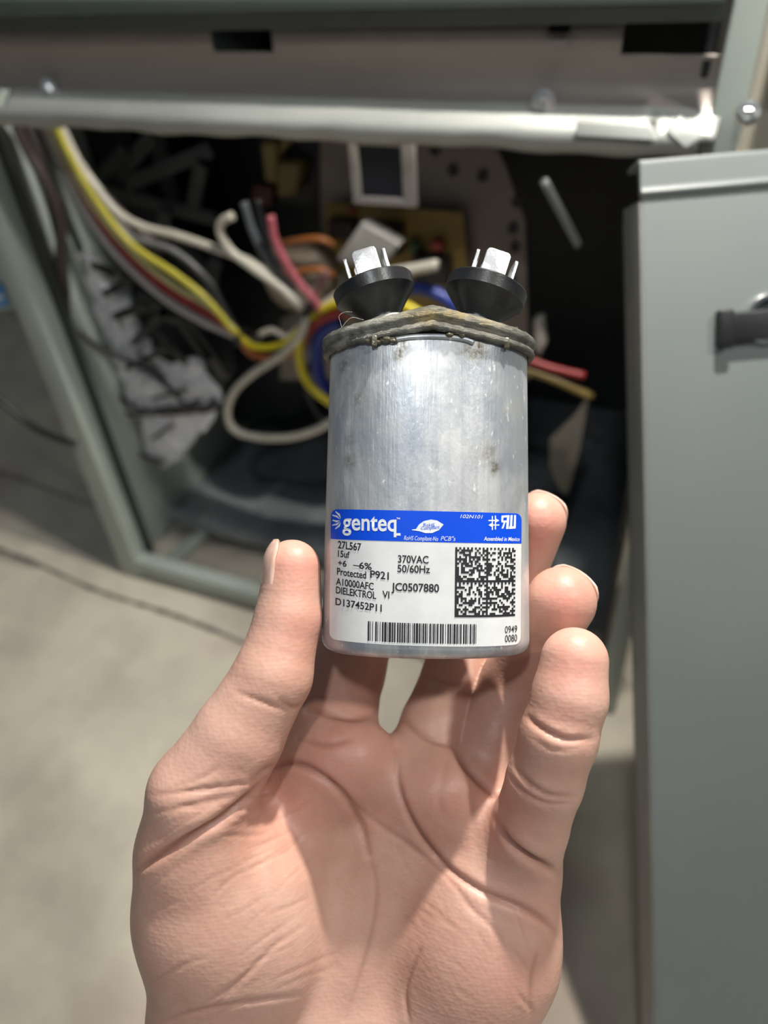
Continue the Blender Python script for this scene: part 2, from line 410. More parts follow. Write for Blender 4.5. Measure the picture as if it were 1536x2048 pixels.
# the white crumpled insulation sheet against the left wall
def crumple():
    rng = np.random.RandomState(4)
    P0 = [(160, 500), (190, 520), (250, 580), (268, 640), (296, 676), (310, 716), (350, 738), (400, 715), (448, 780), (424, 845), (370, 903), (325, 938), (288, 880), (258, 800), (232, 720), (203, 640), (178, 570)]
    ctr = np.array([285, 745.])
    V = []; Fc = []; nr = 9; n = len(P0) * 5
    Q = []
    for i in range(len(P0)):
        for k in range(5):
            a = np.array(P0[i], float); b2 = np.array(P0[(i + 1) % len(P0)], float); Q.append(a + (b2 - a) * k / 5 + rng.uniform(-9, 9, 2))
    for j in range(nr + 1):
        f = j / nr
        for q in Q:
            p = ctr + (q - ctr) * f; V.append(fp(p[0], p[1], .060 + .010 * rng.rand() - .00 * f))
    for j in range(nr):
        for i in range(n):
            a = j * n + i; b2 = j * n + (i + 1) % n; Fc.append((a, b2, b2 + n, a + n))
    o = mk('insulation_sheet', V, Fc, white_in, None, False)
    md = o.modifiers.new('s', 'SOLIDIFY'); md.thickness = .0015
    recentre(o); return tag(o, 'crumpled white insulation sheet lying inside the left side of the cabinet', 'insulation')
crumple()
# shadow shapes on the insulation, built as black slats in front of it
lv = empty('shadow_grille', T(fp(300, 900, .07))); tag(lv, 'shadow shapes built as a black slatted grille crossing the white insulation', 'grille'); LM = lv.matrix_world.inverted()
for (p, q, w) in [((205, 590), (262, 560), .006), ((225, 635), (300, 610), .007), ((262, 690), (332, 620), .006), ((250, 740), (345, 690), .0045), ((270, 700), (330, 760), .004), ((300, 650), (372, 730), .005), ((330, 610), (420, 720), .009), ((370, 640), (450, 760), .010), ((300, 800), (372, 780), .003), ((330, 830), (400, 800), .003), ((180, 530), (226, 548), .006), ((275, 590), (350, 640), .010), ((300, 880), (345, 850), .003)]:
    A, B = fp(*p, .050), fp(*q, .050); d = B - A; d /= np.linalg.norm(d); nn = np.cross(d, [0, 1, 0]); nn /= np.linalg.norm(nn)
    w *= .75; MB().slab([A + nn * w * .6, A - nn * w * .6, B - nn * w, B + nn * w], (0, .003, 0)).build('slat', black_pl, lv, mtx=LM, bev=.0006)

# circuit board with its components
pcb_m = G('yellow_board', (.30, .20, .05), (.40, .28, .08), 50, .5)
board = empty('control_board', T(fp(790, 520, .115))); tag(board, 'yellow-brown circuit board below the sight window', 'circuit board'); BMX = board.matrix_world.inverted()
MB().slab([fp(x, y, .118) for x, y in [(650, 405), (925, 425), (935, 540), (930, 640), (650, 640)]], (0, .002, 0)).build('board', pcb_m, board, mtx=BMX, bev=.0004)
def comp(x0, y0, x1, y1, h, m, name, lab=None):
    a, b2 = fp(x0, y0, .117), fp(x1, y1, .117)
    o = MB().box((a[0], a[1] - h, b2[2]), (b2[0], a[1], a[2])).build(name, m, board, mtx=BMX, bev=.0008)
    if lab: o['label'] = lab
relay = G('relay_black', (.015, .016, .018), (.03, .03, .032), 30, .4)
comp(668, 430, 720, 470, .012, relay, 'relay'); comp(740, 438, 812, 500, .014, relay, 'relay'); comp(835, 500, 905, 560, .012, relay, 'relay')
redm = G('red_part', (.28, .03, .03), (.36, .05, .04), 30, .4); comp(868, 475, 892, 496, .008, redm, 'fuse'); comp(700, 412, 716, 424, .006, redm, 'fuse')
grn = G('green_part', (.06, .12, .07), (.09, .16, .09), 30, .4); comp(822, 478, 842, 505, .006, grn, 'terminal_block')
wht = G('connector_cream', (.50, .48, .42), (.56, .54, .47), 20, .5); comp(660, 540, 700, 600, .010, wht, 'connector'); comp(905, 600, 930, 632, .01, wht, 'connector')
# tilted grey relay cover
A = [fp(*p, .07) for p in [(722, 446), (800, 490), (752, 548), (672, 520)]]
o = MB().slab(A, (0, .014, 0)).build('relay_box', G('grey_cover', (.36, .355, .33), (.42, .41, .385), 14, .5), None, bev=.0015); recentre(o)
tag(o, 'tilted square grey relay box just behind the left terminal', 'relay')
# transformer
tr = empty('transformer', T(fp(570, 400, .13))); tag(tr, 'yellowish transformer coil in a black frame at the upper middle', 'transformer'); TM = tr.matrix_world.inverted()
MB().slab([fp(x, y, .15) for x, y in [(515, 270), (640, 275), (640, 412), (535, 405)]], (0, .03, 0)).build('frame', relay, tr, mtx=TM, bev=.001)
ym = G('coil_tape', (.20, .155, .055), (.30, .235, .09), 30, .55)
for P in ([(520, 285), (550, 283), (556, 370), (528, 365)], [(556, 325), (600, 330), (592, 392), (552, 396)], [(560, 275), (578, 278), (570, 300), (556, 310)]):
    MB().slab([fp(x, y, .128) for x, y in P], (0, .02, 0)).build('coil', ym, tr, mtx=TM, bev=.003)
MB().slab([fp(x, y, .125) for x, y in [(505, 370), (545, 375), (540, 415), (500, 405)]], (0, .02, 0)).build('terminal_strip', G('dark_red', (.07, .015, .012), (.1, .02, .02), 20, .4), tr, mtx=TM, bev=.001)
# motor capacitor-like beige coil behind the pink wire
o = MB().lathe([(.0, 0), (.026, 0), (.029, .003), (.029, .036), (.026, .039), (.0, .039)], 40, False, False).build('round_coil', G('tan_coil', (.25, .20, .15), (.34, .28, .21), 30, .5), None, True, mtx=T(fp(628, 545, .115)) @ Matrix.Rotation(math.radians(70), 4, 'X')); recentre(o)
tag(o, 'tan round coil drum behind the pink wire', 'coil')
for k, (y0, lab) in enumerate([(478, 'upper orange-brown band around the tan coil drum'), (540, 'lower orange-brown band around the tan coil drum')]):
    o = tube('copper_band', [fp(562, y0 + 12, .08), fp(600, y0 + 3, .075), fp(640, y0, .075), fp(668, y0 + 12, .08)], .0028, G('orange_brown', (.25, .08, .02), (.33, .12, .03), 20, .4)); recentre(o)
    tag(o, lab, 'band')
# thin rod and dark box on the right
o = tube('steel_rod', [fp(1088, 362, .06), fp(1122, 425, .07), (fp(1158, 492, .08))], .0028, rod_m); recentre(o); tag(o, 'thin grey diagonal rod in the dark right side of the cabinet', 'rod')
A = [(1100, 880), (1150, 830), (1178, 790), (1160, 900), (1135, 990), (1118, 980), (1098, 930)]
o = MB().slab([fp(x, y, .10) for x, y in A], (0, .003, 0)).build('gap_sheet', G('gap_sheet_tone', (.15, .14, .115), (.20, .185, .155), 12, .6), None, bev=.0005); recentre(o)  # made-up sheet, added where a pale gap shows
tag(o, 'curved brownish sheet added for a pale gap in the dark opening right of the capacitor', 'sheet')
o = MB().slab([fp(x, y, .09) for x, y in [(1065, 640), (1085, 632), (1092, 690), (1078, 720), (1066, 700)]], (0, .010, 0)).build('wire_connector', wht, None, bev=.003); recentre(o)
tag(o, 'white plastic wire connector beside the rim of the capacitor', 'connector')
o = MB().slab([fp(x, y, .07) for x, y in [(1196, 1478), (1300, 1500), (1300, 1522), (1196, 1504)]], (0, .016, 0)).build('rail_end', post_paint, None, bev=.001); recentre(o)
tag(o, 'short pale rail end on the floor right of the little finger', 'rail')

# ------------------------------------------------------------------ wires
def wire(P, r, name, colr, label, cat='wire', dy=None, grp=None, rough=.38):
    if len(P[0]) == 2: P = [(x, y, dy) for x, y in P]
    o = tube('wire', [fp(x, y, d) for x, y, d in P], r, wmat(name, colr, rough)); recentre(o)
    return tag(o, label, cat, grp)
WHT = (.62, .59, .50); YEL = (.62, .55, .07); RED = (.36, .03, .03); BRN = (.075, .055, .05); GRY = (.16, .17, .18); BLU = (.02, .05, .32); BLK = (.015, .015, .018)
g1 = 'wires of the upper left bundle'
wire([(60, 190), (110, 300), (160, 405), (230, 505), (320, 590), (400, 640), (470, 672), (500, 690)], .0032, 'w_white', (.56, .54, .52), 'greyish white wire on the lower edge of the left bundle', dy=.05, grp=g1)
wire([(78, 190), (120, 290), (175, 400), (245, 500), (335, 580), (425, 632), (480, 675)], .0030, 'w_red', RED, 'dark red wire between white and yellow in the left bundle', dy=.048, grp=g1)
wire([(90, 190), (135, 300), (200, 410), (265, 490), (350, 548), (415, 600), (470, 665), (500, 690)], .0029, 'w_yellow', YEL, 'bright yellow wire running along the top of the left bundle', dy=.043, grp=g1)
wire([(70, 190), (130, 310), (190, 415), (270, 508), (350, 572), (430, 620), (490, 685)], .0028, 'w_cream', (.62, .60, .30), 'pale yellow wire beneath the bright yellow one in the bundle', dy=.044, grp=g1)
wire([(95, 190), (150, 310), (190, 370), (235, 425), (290, 455), (350, 470), (430, 497), (510, 530), (565, 580), (612, 618)], .0033, 'w_cream2', WHT, 'long cream wire crossing from upper left to the tied knot', dy=.046, grp=g1)
wire([(85, 190), (140, 310), (200, 380), (260, 470), (345, 500), (410, 555), (445, 610), (480, 665), (520, 680)], .0027, 'w_grey', (.20, .20, .20), 'grey wire looping beside the yellow wires', dy=.055, grp=g1)
for k, (dx, lab) in enumerate([(0, 'dark brown wire leftmost of three where they leave the crossbar'), (22, 'dark brown wire in the middle of three where they leave the crossbar'), (40, 'dark brown wire rightmost of three where they leave the crossbar')]):
    wire([(62 + dx, 190), (100 + dx, 290), (150 + dx, 370), (215 + dx, 440), (280 + dx, 500)], .0042, 'w_brown', BRN, lab, dy=.060, grp='brown wires under the crossbar')
wire([(20, 210), (50, 290), (95, 370), (122, 450), (118, 560), (128, 640), (160, 790), (200, 930), (232, 985)], .0045, 'w_brown', (.09, .075, .07), 'thick brown cable hanging down along the left post', 'cable', dy=.03)
wire([(40, 210), (80, 320), (105, 430), (130, 540), (140, 660), (180, 800), (222, 940)], .0030, 'w_brown2', (.07, .06, .06), 'thinner dark cable beside the thick brown cable', 'cable', dy=.034)
wire([(465, 432), (446, 442), (440, 462), (458, 498), (500, 532), (560, 575), (606, 618)], .0034, 'w_cream2', WHT, 'cream wire with a hooked free end above the bundle', dy=.04)
wire([(488, 405), (505, 460), (530, 510), (565, 560), (610, 615)], .0032, 'w_slate', (.10, .115, .13), 'slate grey wire coming down to the tied knot', dy=.05)
wire([(515, 400), (525, 450), (550, 530), (585, 580), (615, 615)], .0026, 'w_black', BLK, 'black wire between the slate and the pink wires', dy=.055)
wire([(541, 432), (550, 480), (575, 530), (602, 570), (628, 600), (640, 625)], .0033, 'w_pink', (.46, .12, .15), 'dull pink wire bending down into the knot', dy=.045)
wire([(655, 545), (635, 580), (620, 615)], .0025, 'w_purple', (.20, .09, .10), 'short maroon wire rising right from the knot', dy=.05)
wire([(612, 640), (600, 672), (560, 712), (505, 748), (468, 785), (455, 825), (470, 860), (520, 875), (590, 873), (655, 848), (720, 790), (780, 760)], .0035, 'w_cream2', (.60, .57, .50), 'cream wire making a wide loop left of the capacitor', dy=.03)
wire([(603, 660), (598, 710), (610, 755), (640, 790), (700, 830)], .0036, 'w_yellow2', (.75, .62, .02), 'yellow wire curling down behind the capacitor edge', dy=.032)
wire([(470, 660), (500, 690), (540, 695), (580, 680), (612, 645)], .0026, 'w_yellow2', (.75, .62, .02), 'yellow wire sagging between the two ties', dy=.04)
wire([(476, 670), (502, 706), (545, 716), (590, 698), (615, 655)], .0032, 'w_orange', (.55, .16, .05), 'orange-red wire sagging below the yellow one', dy=.042)
wire([(520, 668), (545, 660), (575, 672), (600, 650)], .0024, 'w_cream2', WHT, 'short white wire over the sagging yellow wire', dy=.042)
wire([(612, 645), (650, 612), (700, 580), (760, 552), (820, 540), (875, 530)], .0042, 'w_cream2', WHT, 'cream wire passing behind the left terminal to the right', dy=.05)
wire([(612, 655), (645, 622), (690, 603), (750, 598), (810, 612), (850, 640), (872, 700), (885, 750)], .0040, 'w_yellow2', (.75, .60, .02), 'yellow wire arching between the two terminals', dy=.046)
wire([(600, 700), (620, 660), (660, 632), (720, 625), (790, 640), (840, 690), (860, 750)], .0034, 'w_red', (.45, .03, .04), 'dark red wire arching beside the left terminal', dy=.04)
wire([(700, 840), (655, 790), (635, 730), (640, 670), (680, 640)], .0060, 'w_blue', BLU, 'thick blue wire curving behind the left edge of the capacitor', dy=.05)
wire([(760, 600), (810, 578), (860, 582), (910, 612), (945, 660), (965, 710), (975, 760)], .0048, 'w_blue', BLU, 'blue wire arching between the two terminals', dy=.055)
wire([(622, 730), (612, 760), (640, 830), (700, 860)], .0035, 'w_black', BLK, 'black wire below the yellow curl', dy=.05)
wire([(930, 720), (980, 706), (1040, 715), (1100, 735), (1170, 752)], .0030, 'w_red', (.22, .02, .03), 'dark red wire just right of the capacitor rim', dy=.08)
wire([(930, 760), (980, 735), (1040, 738), (1110, 760), (1185, 795)], .0034, 'w_ochre', (.20, .14, .03), 'ochre wire right of the capacitor below the red one', dy=.08)
for i, (P, lab) in enumerate([([(120, 600), (165, 670), (230, 710), (300, 745), (350, 790), (400, 822), (440, 812)], 'uppermost dark wire branching from the left cable across the white sheet'),
          ([(135, 640), (170, 730), (235, 790), (300, 825), (390, 822), (430, 800)], 'second dark wire branching from the left cable across the white sheet'),
          ([(165, 790), (200, 822), (270, 828), (340, 815), (400, 815)], 'third dark wire branching nearly level from the left cable'),
          ([(180, 840), (220, 880), (280, 908), (330, 925)], 'lowest dark wire branching from the left cable')]):
    wire([(x, y, .04 if x < 180 else .06) for x, y in P], .0024, 'w_brown3', (.075, .068, .07), lab, grp='dark wires branching from the left cable')
P = [(-60, 750), (0, 800), (60, 850), (105, 873), (150, 888)]
o = tube('wire', [fp(x, y, -.03) for x, y in P], .0035, wmat('w_black', BLK)); recentre(o); tag(o, 'black wire outside the cabinet left of the post', 'wire')
def tie(px, py, dy, r, lab):
    c = fp(px, py, dy); mb = MB().lathe([(r, 0), (r + .0014, .0002), (r + .0014, .0048), (r, .005)], 24, False, False); mb.box((r, -.003, -.0005), (r + .005, .003, .0055))
    d = Vector(fp(px + 30, py + 12, dy) - c).normalized()
    o = mb.build('cable_tie', black_pl, None, mtx=T(c) @ d.to_track_quat('Z', 'Y').to_matrix().to_4x4()); smooth_angle(o); recentre(o); tag(o, lab, 'cable tie', 'cable ties')
tie(610, 636, .045, .009, 'black cable tie around the central knot of wires'); tie(480, 672, .045, .008, 'black cable tie where the left bundle turns right')

# ------------------------------------------------------------------ neighbour box on the left with blue sticker, right hand wall
nb = empty('metal_box', T((XL - .40, YB + .55, 0))); tag(nb, 'pale grey metal box standing left behind the cabinet with a blue sticker', 'box')
NM = nb.matrix_world.inverted()
MB().box((XL - .75, YB + .50, 0.0), (XL - .03, YB + .75, 1.0)).build('body', G('box_grey', (.30, .30, .285), (.35, .345, .33), 6, .6), nb, mtx=NM, bev=.004)
c = fp(4, 588, -.002)
o = MB().slab([fp(-30, 555, .0), fp(6, 570, .0), fp(18, 612, .0), fp(-22, 614, .0)], (0, -.0012, 0)).build('sticker', mat('sticker_blue', (.02, .22, .52), .4), None); recentre(o)
tag(o, 'blue sticker at the left edge on the pale outer frame', 'sticker')
MB().slab([fp(-20, 596, -.0013), fp(6, 590, -.0013), fp(9, 597, -.0013), (fp(-18, 603, -.0013))], (0, -.0003, 0)).build('print', mat('sticker_white', (.7, .75, .8), .4), o, mtx=Matrix.Translation(-o.location))
o = MB().slab([fp(-60, 380, .002), fp(4, 520, .002), fp(24, 620, .002), fp(-60, 622, .002)], (0, .004, 0)).build('side_flap', post_paint, cab, mtx=CM, bev=.001)
o = MB().box((XR + .009, YB + .12, 0), (XR + .9, YB + .16, 1.2)).build('wall_right', cream); tag(o, kind='structure')
o = MB().box((XR + .012, YB + .06, fp(1520, 105, .06)[2]), (XR + .09, YB + .09, 1.1)).build('dark_conduit_box', relay, None, bev=.002); tag(o, 'dark box on the cream wall at the upper right corner', 'box')

# ------------------------------------------------------------------ door panel on the right
C0 = at(1283, 318, .335); zc = C0[2]
r = ray(1536, 296); C1 = CAM + r * ((zc - CAMH) / r[2]); e1 = C1 - C0; e1 /= np.linalg.norm(e1)
r = ray(1313, 2048); dd = ((C0 - CAM) @ e1) / (r @ e1); C2 = CAM + r * dd
e2 = C2 - C0; e2 /= np.linalg.norm(e2); nD = np.cross(e1, e2)
if nD @ (CAM - C0) < 0: nD = -nD
print('door', C0, C1, C2, 'depth bottom', dd, 'n', nD)
Mdoor = Matrix([[e1[i], -e2[i], nD[i], C0[i]] for i in range(3)] + [[0, 0, 0, 1]])   # local x right, y up, z out
HD = np.linalg.norm(C2 - C0) * 1.0
tt = -(C2[2] - .0) / e2[2] if e2[2] < 0 else 0
HD = HD + max(0., tt) if tt < .6 else HD + .25
WD = .42
foot = Vector(C0 + e2 * HD)
door = empty('door_panel', T(foot)); tag(door, 'smooth grey metal door panel leaning at the right edge of the picture', 'door panel')
DM = door.matrix_world.inverted() @ Mdoor
lipH = .0118
mb = MB(); mb.box((0, -HD, -.0012), (WD, -.0160, 0)); mb.build('face', door_paint, door, mtx=DM, bev=.0005)
# rolled top flange standing a little proud, round bead along its lower edge
mb = MB(); prof = [(-.0165, .0002), (-.0158, .0012), (-.0140, .0020), (-.0125, .0012), (-.0110, .0008), (-.0030, .0010), (-.0008, .0004), (0, -.002), (-.001, -.016), (-.003, -.016), (-.0028, -.003), (-.015, -.002)]
V = []; n = len(prof)
for x in (-.001, WD): V += [(x, y, z) for y, z in prof]
mb.add(V, [tuple(range(n)), tuple(range(n, 2 * n))[::-1]] + [(i, (i + 1) % n, (i + 1) % n + n, i + n) for i in range(n)])
mb.build('top_flange', door_paint, door, mtx=DM, bev=.0004)
MB().box((-.0014, -HD, -.022), (0.0, -.017, -.0)).build('side_flange', G('door_side', (.17, .18, .17), (.22, .225, .21), 20, .5), door, mtx=DM, bev=.0004)
MB().box((-.0014, -HD, -.0235), (0.012, -.022, -.0222)).build('back_lip', dark_paint, door, mtx=DM)
def dloc(px, py, h=0.):
    r = ray(px, py); t_ = ((C0 + nD * h - CAM) @ nD) / (r @ nD); p = CAM + r * t_ - C0
    return np.array([p @ e1, -(p @ e2), h])
lc = dloc(1536, 638); rr = dloc(1536, 586)[1] - lc[1]; rr = abs(rr)
latch = MB().lathe([(rr, 0), (rr, .0016), (rr * .93, .0028), (rr * .78, .0030), (rr * .70, .0012), (rr * .66, -.004)], 64).build('latch_ring', chrome, door, True, mtx=DM @ T(lc)); smooth_angle(latch, 40)
b0, b1 = dloc(1436, 626, .002), dloc(1490, 682, .002)
mb = MB(); mb.box((b0[0], b1[1], 0), (lc[0] + rr * .95, b0[1], .0042)); mb.build('latch_bar', black_pl, door, mtx=DM, bev=.0012)
mb = MB(); mb.box((b0[0] - .0006, b1[1] - .0012, 0), (b0[0] + .006, b0[1] + .0012, .0056)); mb.build('latch_grip', black_pl, door, mtx=DM, bev=.001)

# ------------------------------------------------------------------ capacitor
MM = .001
Bc = np.array([10.4, -34.9, -195.]); Tc = np.array([11.3, 43., -196.])
az = Tc - Bc; az /= np.linalg.norm(az); ax = np.array([1., 0, 0.]); ax -= ax @ az * az; ax /= np.linalg.norm(ax); ay = np.cross(az, ax)
RC = np.column_stack([ax, ay, az])          # cap local -> camera (mm)
capW = RW @ RC; capO = RW @ (Bc * MM) + CAM
capM = Matrix([list(capW[i] * 1.0) + [capO[i]] for i in range(3)] + [[0, 0, 0, 1]])
cap = empty('capacitor', capM)
tag(cap, 'oval silver motor run capacitor with blue and white label held in the hand', 'capacitor')
HA, HB, NE, HH = 25.6, 16.0, 2.28, 75.8
def outline(t_, off=0.):
    c, s = math.cos(t_), math.sin(t_)
    x = HA * math.copysign(abs(c) ** (2 / NE), c); y = HB * math.copysign(abs(s) ** (2 / NE), s)
    nx = (abs(x) / HA) ** (NE - 1) / HA * math.copysign(1, x); ny = (abs(y) / HB) ** (NE - 1) / HB * math.copysign(1, y)
    l = math.hypot(nx, ny) or 1
    return x + nx / l * off, y + ny / l * off
def tp(z): return 1.022 - .052 * z / 76.            # the can is a little wider at its foot
def fronty(x): return -HB * max(0., 1 - (abs(x) / HA) ** NE) ** (1 / NE)
def frontn(x):
    y = fronty(x); nx = (abs(x) / HA) ** (NE - 1) / HA * math.copysign(1, x); ny = -(abs(y) / HB) ** (NE - 1) / HB
    l = math.hypot(nx, ny) or 1; return nx / l, ny / l
def surf(x, z, off):
    nx, ny = frontn(x / tp(z)); return ((x + nx * off) * MM, (fronty(x / tp(z)) + ny * off) * MM, z * MM)
def px2(px, py):
    d = RC.T @ np.array([(px - 768) / FPX, -(py - 1024) / FPX, -1.]); o_ = RC.T @ (-Bc); y = -16.
    for _ in range(30):
        t_ = (y - o_[1]) / d[1]; p = o_ + d * t_; y = .5 * y + .5 * fronty(max(-25.5, min(25.5, p[0] / tp(p[2]))))
    return p[0], p[2]
NT_ = 160
TS = []                                     # arc-length-even parameters
_f = [outline(2 * math.pi * i / 4000) for i in range(4001)]
_L = np.concatenate([[0], np.cumsum([math.hypot(_f[i + 1][0] - _f[i][0], _f[i + 1][1] - _f[i][1]) for i in range(4000)])])
TS = [float(np.interp(_L[-1] * i / NT_, _L, np.arange(4001) * 2 * math.pi / 4000)) for i in range(NT_)]
def loft(rings, cap0=False, cap1=False):
    V = [p for r_ in rings for p in r_]; n = len(rings[0]); Fc = []
    for j in range(len(rings) - 1):
        for i in range(n):
            a = j * n + i; b2 = j * n + (i + 1) % n; Fc.append((a, b2, b2 + n, a + n))
    if cap0: Fc.append(tuple(range(n))[::-1])
    if cap1: Fc.append(tuple(range((len(rings) - 1) * n, len(rings) * n)))
    return V, Fc
prof = [(-6, 0.6), (-4.2, .35), (-3.4, .0), (-2.2, .15), (-1.2, .6), (-.5, 1.3), (-.12, 2.2), (0, 3.3), (0, 3.8)] + [(0, 3.8 + (HH - 3.8) * k / 70) for k in range(1, 71)]
rings = [[(p[0] * tp(z) * MM, p[1] * MM, z * MM) for p in (outline(t_, off) for t_ in TS)] for off, z in prof]
V, Fc = loft(rings, True, False)
body = mk('can_body', V, Fc, can_m, cap, True)
st_pts = [(800, 690, 13, .9), (797, 715, 8, .7), (690, 730, 16, .5), (700, 760, 10, .35), (700, 880, 10, .5), (698, 925, 12, .6), (990, 935, 9, 1.), (975, 905, 16, .5), (940, 700, 22, .5), (960, 700, 14, .6), (720, 800, 18, .3), (1000, 710, 14, .3), (830, 690, 30, .15)]
vals = []
for v_ in V:
    s_ = 0
    if v_[1] < 0:
        for (sx, sy, sr, sv) in st_pts:
            lx, lz = px2(sx, sy); rr_ = sr / 8.; s_ += 1.5 * sv * math.exp(-(((v_[0] * 1000 - lx) / rr_) ** 2 + ((v_[2] * 1000 - lz) / (rr_ * 1.3)) ** 2))
    vals.append(min(1, s_))
at2 = body.data.attributes.new('stain', 'FLOAT', 'POINT'); at2.data.foreach_set('value', vals)
# seam rim: double bead, swollen upwards towards the middle
def rim_ring(prof_pts):
    rings = []; random.seed(2)
    for k, (off, h) in enumerate(prof_pts):
        r_ = []
        for t_ in TS:
            x, y = outline(t_, off); q = max(0, 1 - abs(x) / 27.) ** 1.15
            zb = 73.1 + 4.0 * q; zt = 78.4 + 3.9 * q + .7 * math.exp(-(x / 7) ** 2)
            w = .10 * math.sin(x * 2.1 + k) + .07 * math.sin(x * 5.3 + 2 * k + y)
            r_.append((x * .985 * MM, (y + w * .6) * MM, (zb + (zt - zb) * h + w) * MM))
        rings.append(r_)
    return rings
rp = [(-.1, .06), (.7, .0), (1.4, .10), (1.55, .24), (1.25, .38), (1.0, .44), (1.5, .52), (1.8, .68), (1.7, .84), (1.2, .96), (.4, 1.0), (-.5, .95), (-1.0, .8), (-1.2, .6)]
V, Fc = loft(rim_ring(rp)); rim = mk('seam_rim', V, Fc, seam_m, cap, True)
vals = []
for v_ in V:
    lx, lz = v_[0] * 1000, v_[2] * 1000; s_ = 0
    if v_[1] < 0:
        for (x0, z0, rx, rz, sv) in [(0, 80, 7, 1.6, 1.), (-2, 84.5, 4, .8, .9), (9, 81, 5, 1.2, .7), (14, 79, 4, 2, .4)]:
            s_ += sv * math.exp(-((lx - x0) / rx) ** 2 - ((lz - z0) / rz) ** 2)
    vals.append(min(1, s_))
rim.data.attributes.new('stain', 'FLOAT', 'POINT').data.foreach_set('value', vals)
# swollen lid
rings = []
for k in range(14):
    f = 1 - k / 14; r_ = []
    for t_ in TS:
        x, y = outline(t_, -.9); x *= f; y *= f; q = max(0, 1 - abs(x) / 27.)
        r_.append((x * MM, y * MM, (76.8 + 2.6 * q + 3.6 * (1 - f * f)) * MM))
    rings.append(r_)
V, Fc = loft(rings, False, True); mk('lid', V, Fc, seam_m, cap, True)
# stamped arc under the rim, resin blobs
rng = random.Random(8)
V, Fc = tube_mesh([surf(x, 74.2 + 1.5 * (1 - (x / 10) ** 2) ** .5 if abs(x) < 10 else 74.2, .1) for x in np.linspace(-9.8, 9.8, 15)], .0007, 8, 3)
mk('stamped_ridge', V, Fc, can_m, cap, True)
def blob(cx, cz, n_, spread, rmin, rmax):
    mb = MB()
    for _ in range(n_):
        x = cx + rng.gauss(0, spread); z = cz + rng.gauss(0, .5); r_ = rng.uniform(rmin, rmax)
        c = surf(x, z, .9); bm = bmesh.new(); bmesh.ops.create_icosphere(bm, subdivisions=2, radius=r_ * MM, matrix=T(c) @ Matrix.Diagonal((1.4, .7, .8, 1)))
        mb.add([v.co[:] for v in bm.verts], [[v.index for v in f.verts] for f in bm.faces]); bm.free()
    return mb.build('resin_drip', goo_m, cap, True)
blob(-11.5, 74.8, 16, 2.0, .35, .9); blob(11, 76, 26, 4.5, .2, .7); blob(15.5, 78.4, 14, 2.0, .15, .4)
for (x, z, off) in [(-13.2, 74.6, 1.2), (17.3, 75, 1.0)]:
    MB().box((-.0007, -.0006, -.0013), (.0007, .0006, .0013)).build('seam_notch', goo_m, cap, mtx=T(surf(x, z, off)), bev=.0003)
# fine hair fibre stuck on rim
hair = wmat('fibre', (.45, .42, .36))
p = lambda px, py: tuple(np.array([*px2(px, py)]))
def lp(px, py, yy):
    d = RC.T @ np.array([(px - 768) / FPX, -(py - 1024) / FPX, -1.]); o_ = RC.T @ (-Bc); t_ = (yy - o_[1]) / d[1]; q = (o_ + d * t_) * MM; return q
V, Fc = tube_mesh([lp(686, 668, -8), lp(681, 645, -8), lp(678, 632, -8), lp(690, 624, -8), lp(704, 624, -8)], .00005, 5, 6)
mk('fibre', V, Fc, hair, cap, True)
V, Fc = tube_mesh([lp(684, 655, -8), lp(694, 642, -8), lp(706, 635, -8), lp(728, 640, -8)], .00005, 5, 6)
mk('fibre', V, Fc, hair, cap, True)

def terminal(x0, tilt, name='terminal'):
    tb = bpy.data.objects.new('terminal', None)
    M = T((x0 * MM, 0, 82.4 * MM)) @ Matrix.Rotation(math.radians(tilt), 4, 'Y') @ Matrix.Rotation(math.radians(-4), 4, 'X')
    k = MM
    cup = MB().lathe([(4.9 * k, -3 * k), (4.9 * k, 1.4 * k), (5.0 * k, 1.8 * k), (7.2 * k, 4.4 * k), (9.9 * k, 7.2 * k), (10.25 * k, 7.6 * k), (10.4 * k, 10.6 * k), (10.2 * k, 10.9 * k), (9.7 * k, 10.9 * k), (9.5 * k, 9.9 * k), (3.2 * k, 9.6 * k), (3.0 * k, 10.4 * k)], 72, True, True).build('insulator_cup', cup_m, cap, mtx=M)
    smooth_angle(cup, 28)
    col = MB().lathe([(5.6 * k, -1.6 * k), (5.9 * k, -1.2 * k), (5.9 * k, .3 * k), (5.4 * k, .9 * k), (4.8 * k, .9 * k)], 48).build('collar', G('pale_collar', (.42, .42, .38), (.5, .5, .46), 200, .5), cup, mtx=M); smooth_angle(col)
    def blade(mx):
        w = 3.15 * k; h0 = 9.3 * k; h1 = 18.7 * k; th = .42 * k; c = .9 * k
        pts = [(-w, h0), (w, h0), (w, h1 - c), (w - c * .4, h1 - c * .3), (w - c, h1), (-w + c, h1), (-w + c * .4, h1 - c * .3), (-w, h1 - c)]
        mb = MB(); mb.slab([(x, -th, z) for x, z in pts], (0, 2 * th, 0))
        o = mb.build('blade', zinc, cup, mtx=M @ mx, bev=.00015)
        mb = MB(); mb.box((-1.1 * k, -th - .5 * k, h0 + .3 * k), (1.1 * k, -th + .1 * k, h0 + 3.3 * k)); mb.build('blade_dimple', zinc, cup, mtx=M @ mx, bev=.0003)
    R_ = Matrix.Rotation
    blade(T((0, -4.6 * k, 0)))
    for s in (-1, 1): blade(T((s * 4.9 * k, .3 * k, 0)) @ R_(math.radians(90 + s * 4), 4, 'Z'))
    blade(T((0, 4.6 * k, 0)) @ R_(math.radians(180), 4, 'Z'))
    for pname in ('base',):
        mb = MB().lathe([(5.6 * k, 9.7 * k), (5.6 * k, 10.2 * k), (1 * k, 10.2 * k)], 4); mb.build('blade_base', zinc, cup, mtx=M @ R_(math.radians(45), 4, 'Z') )
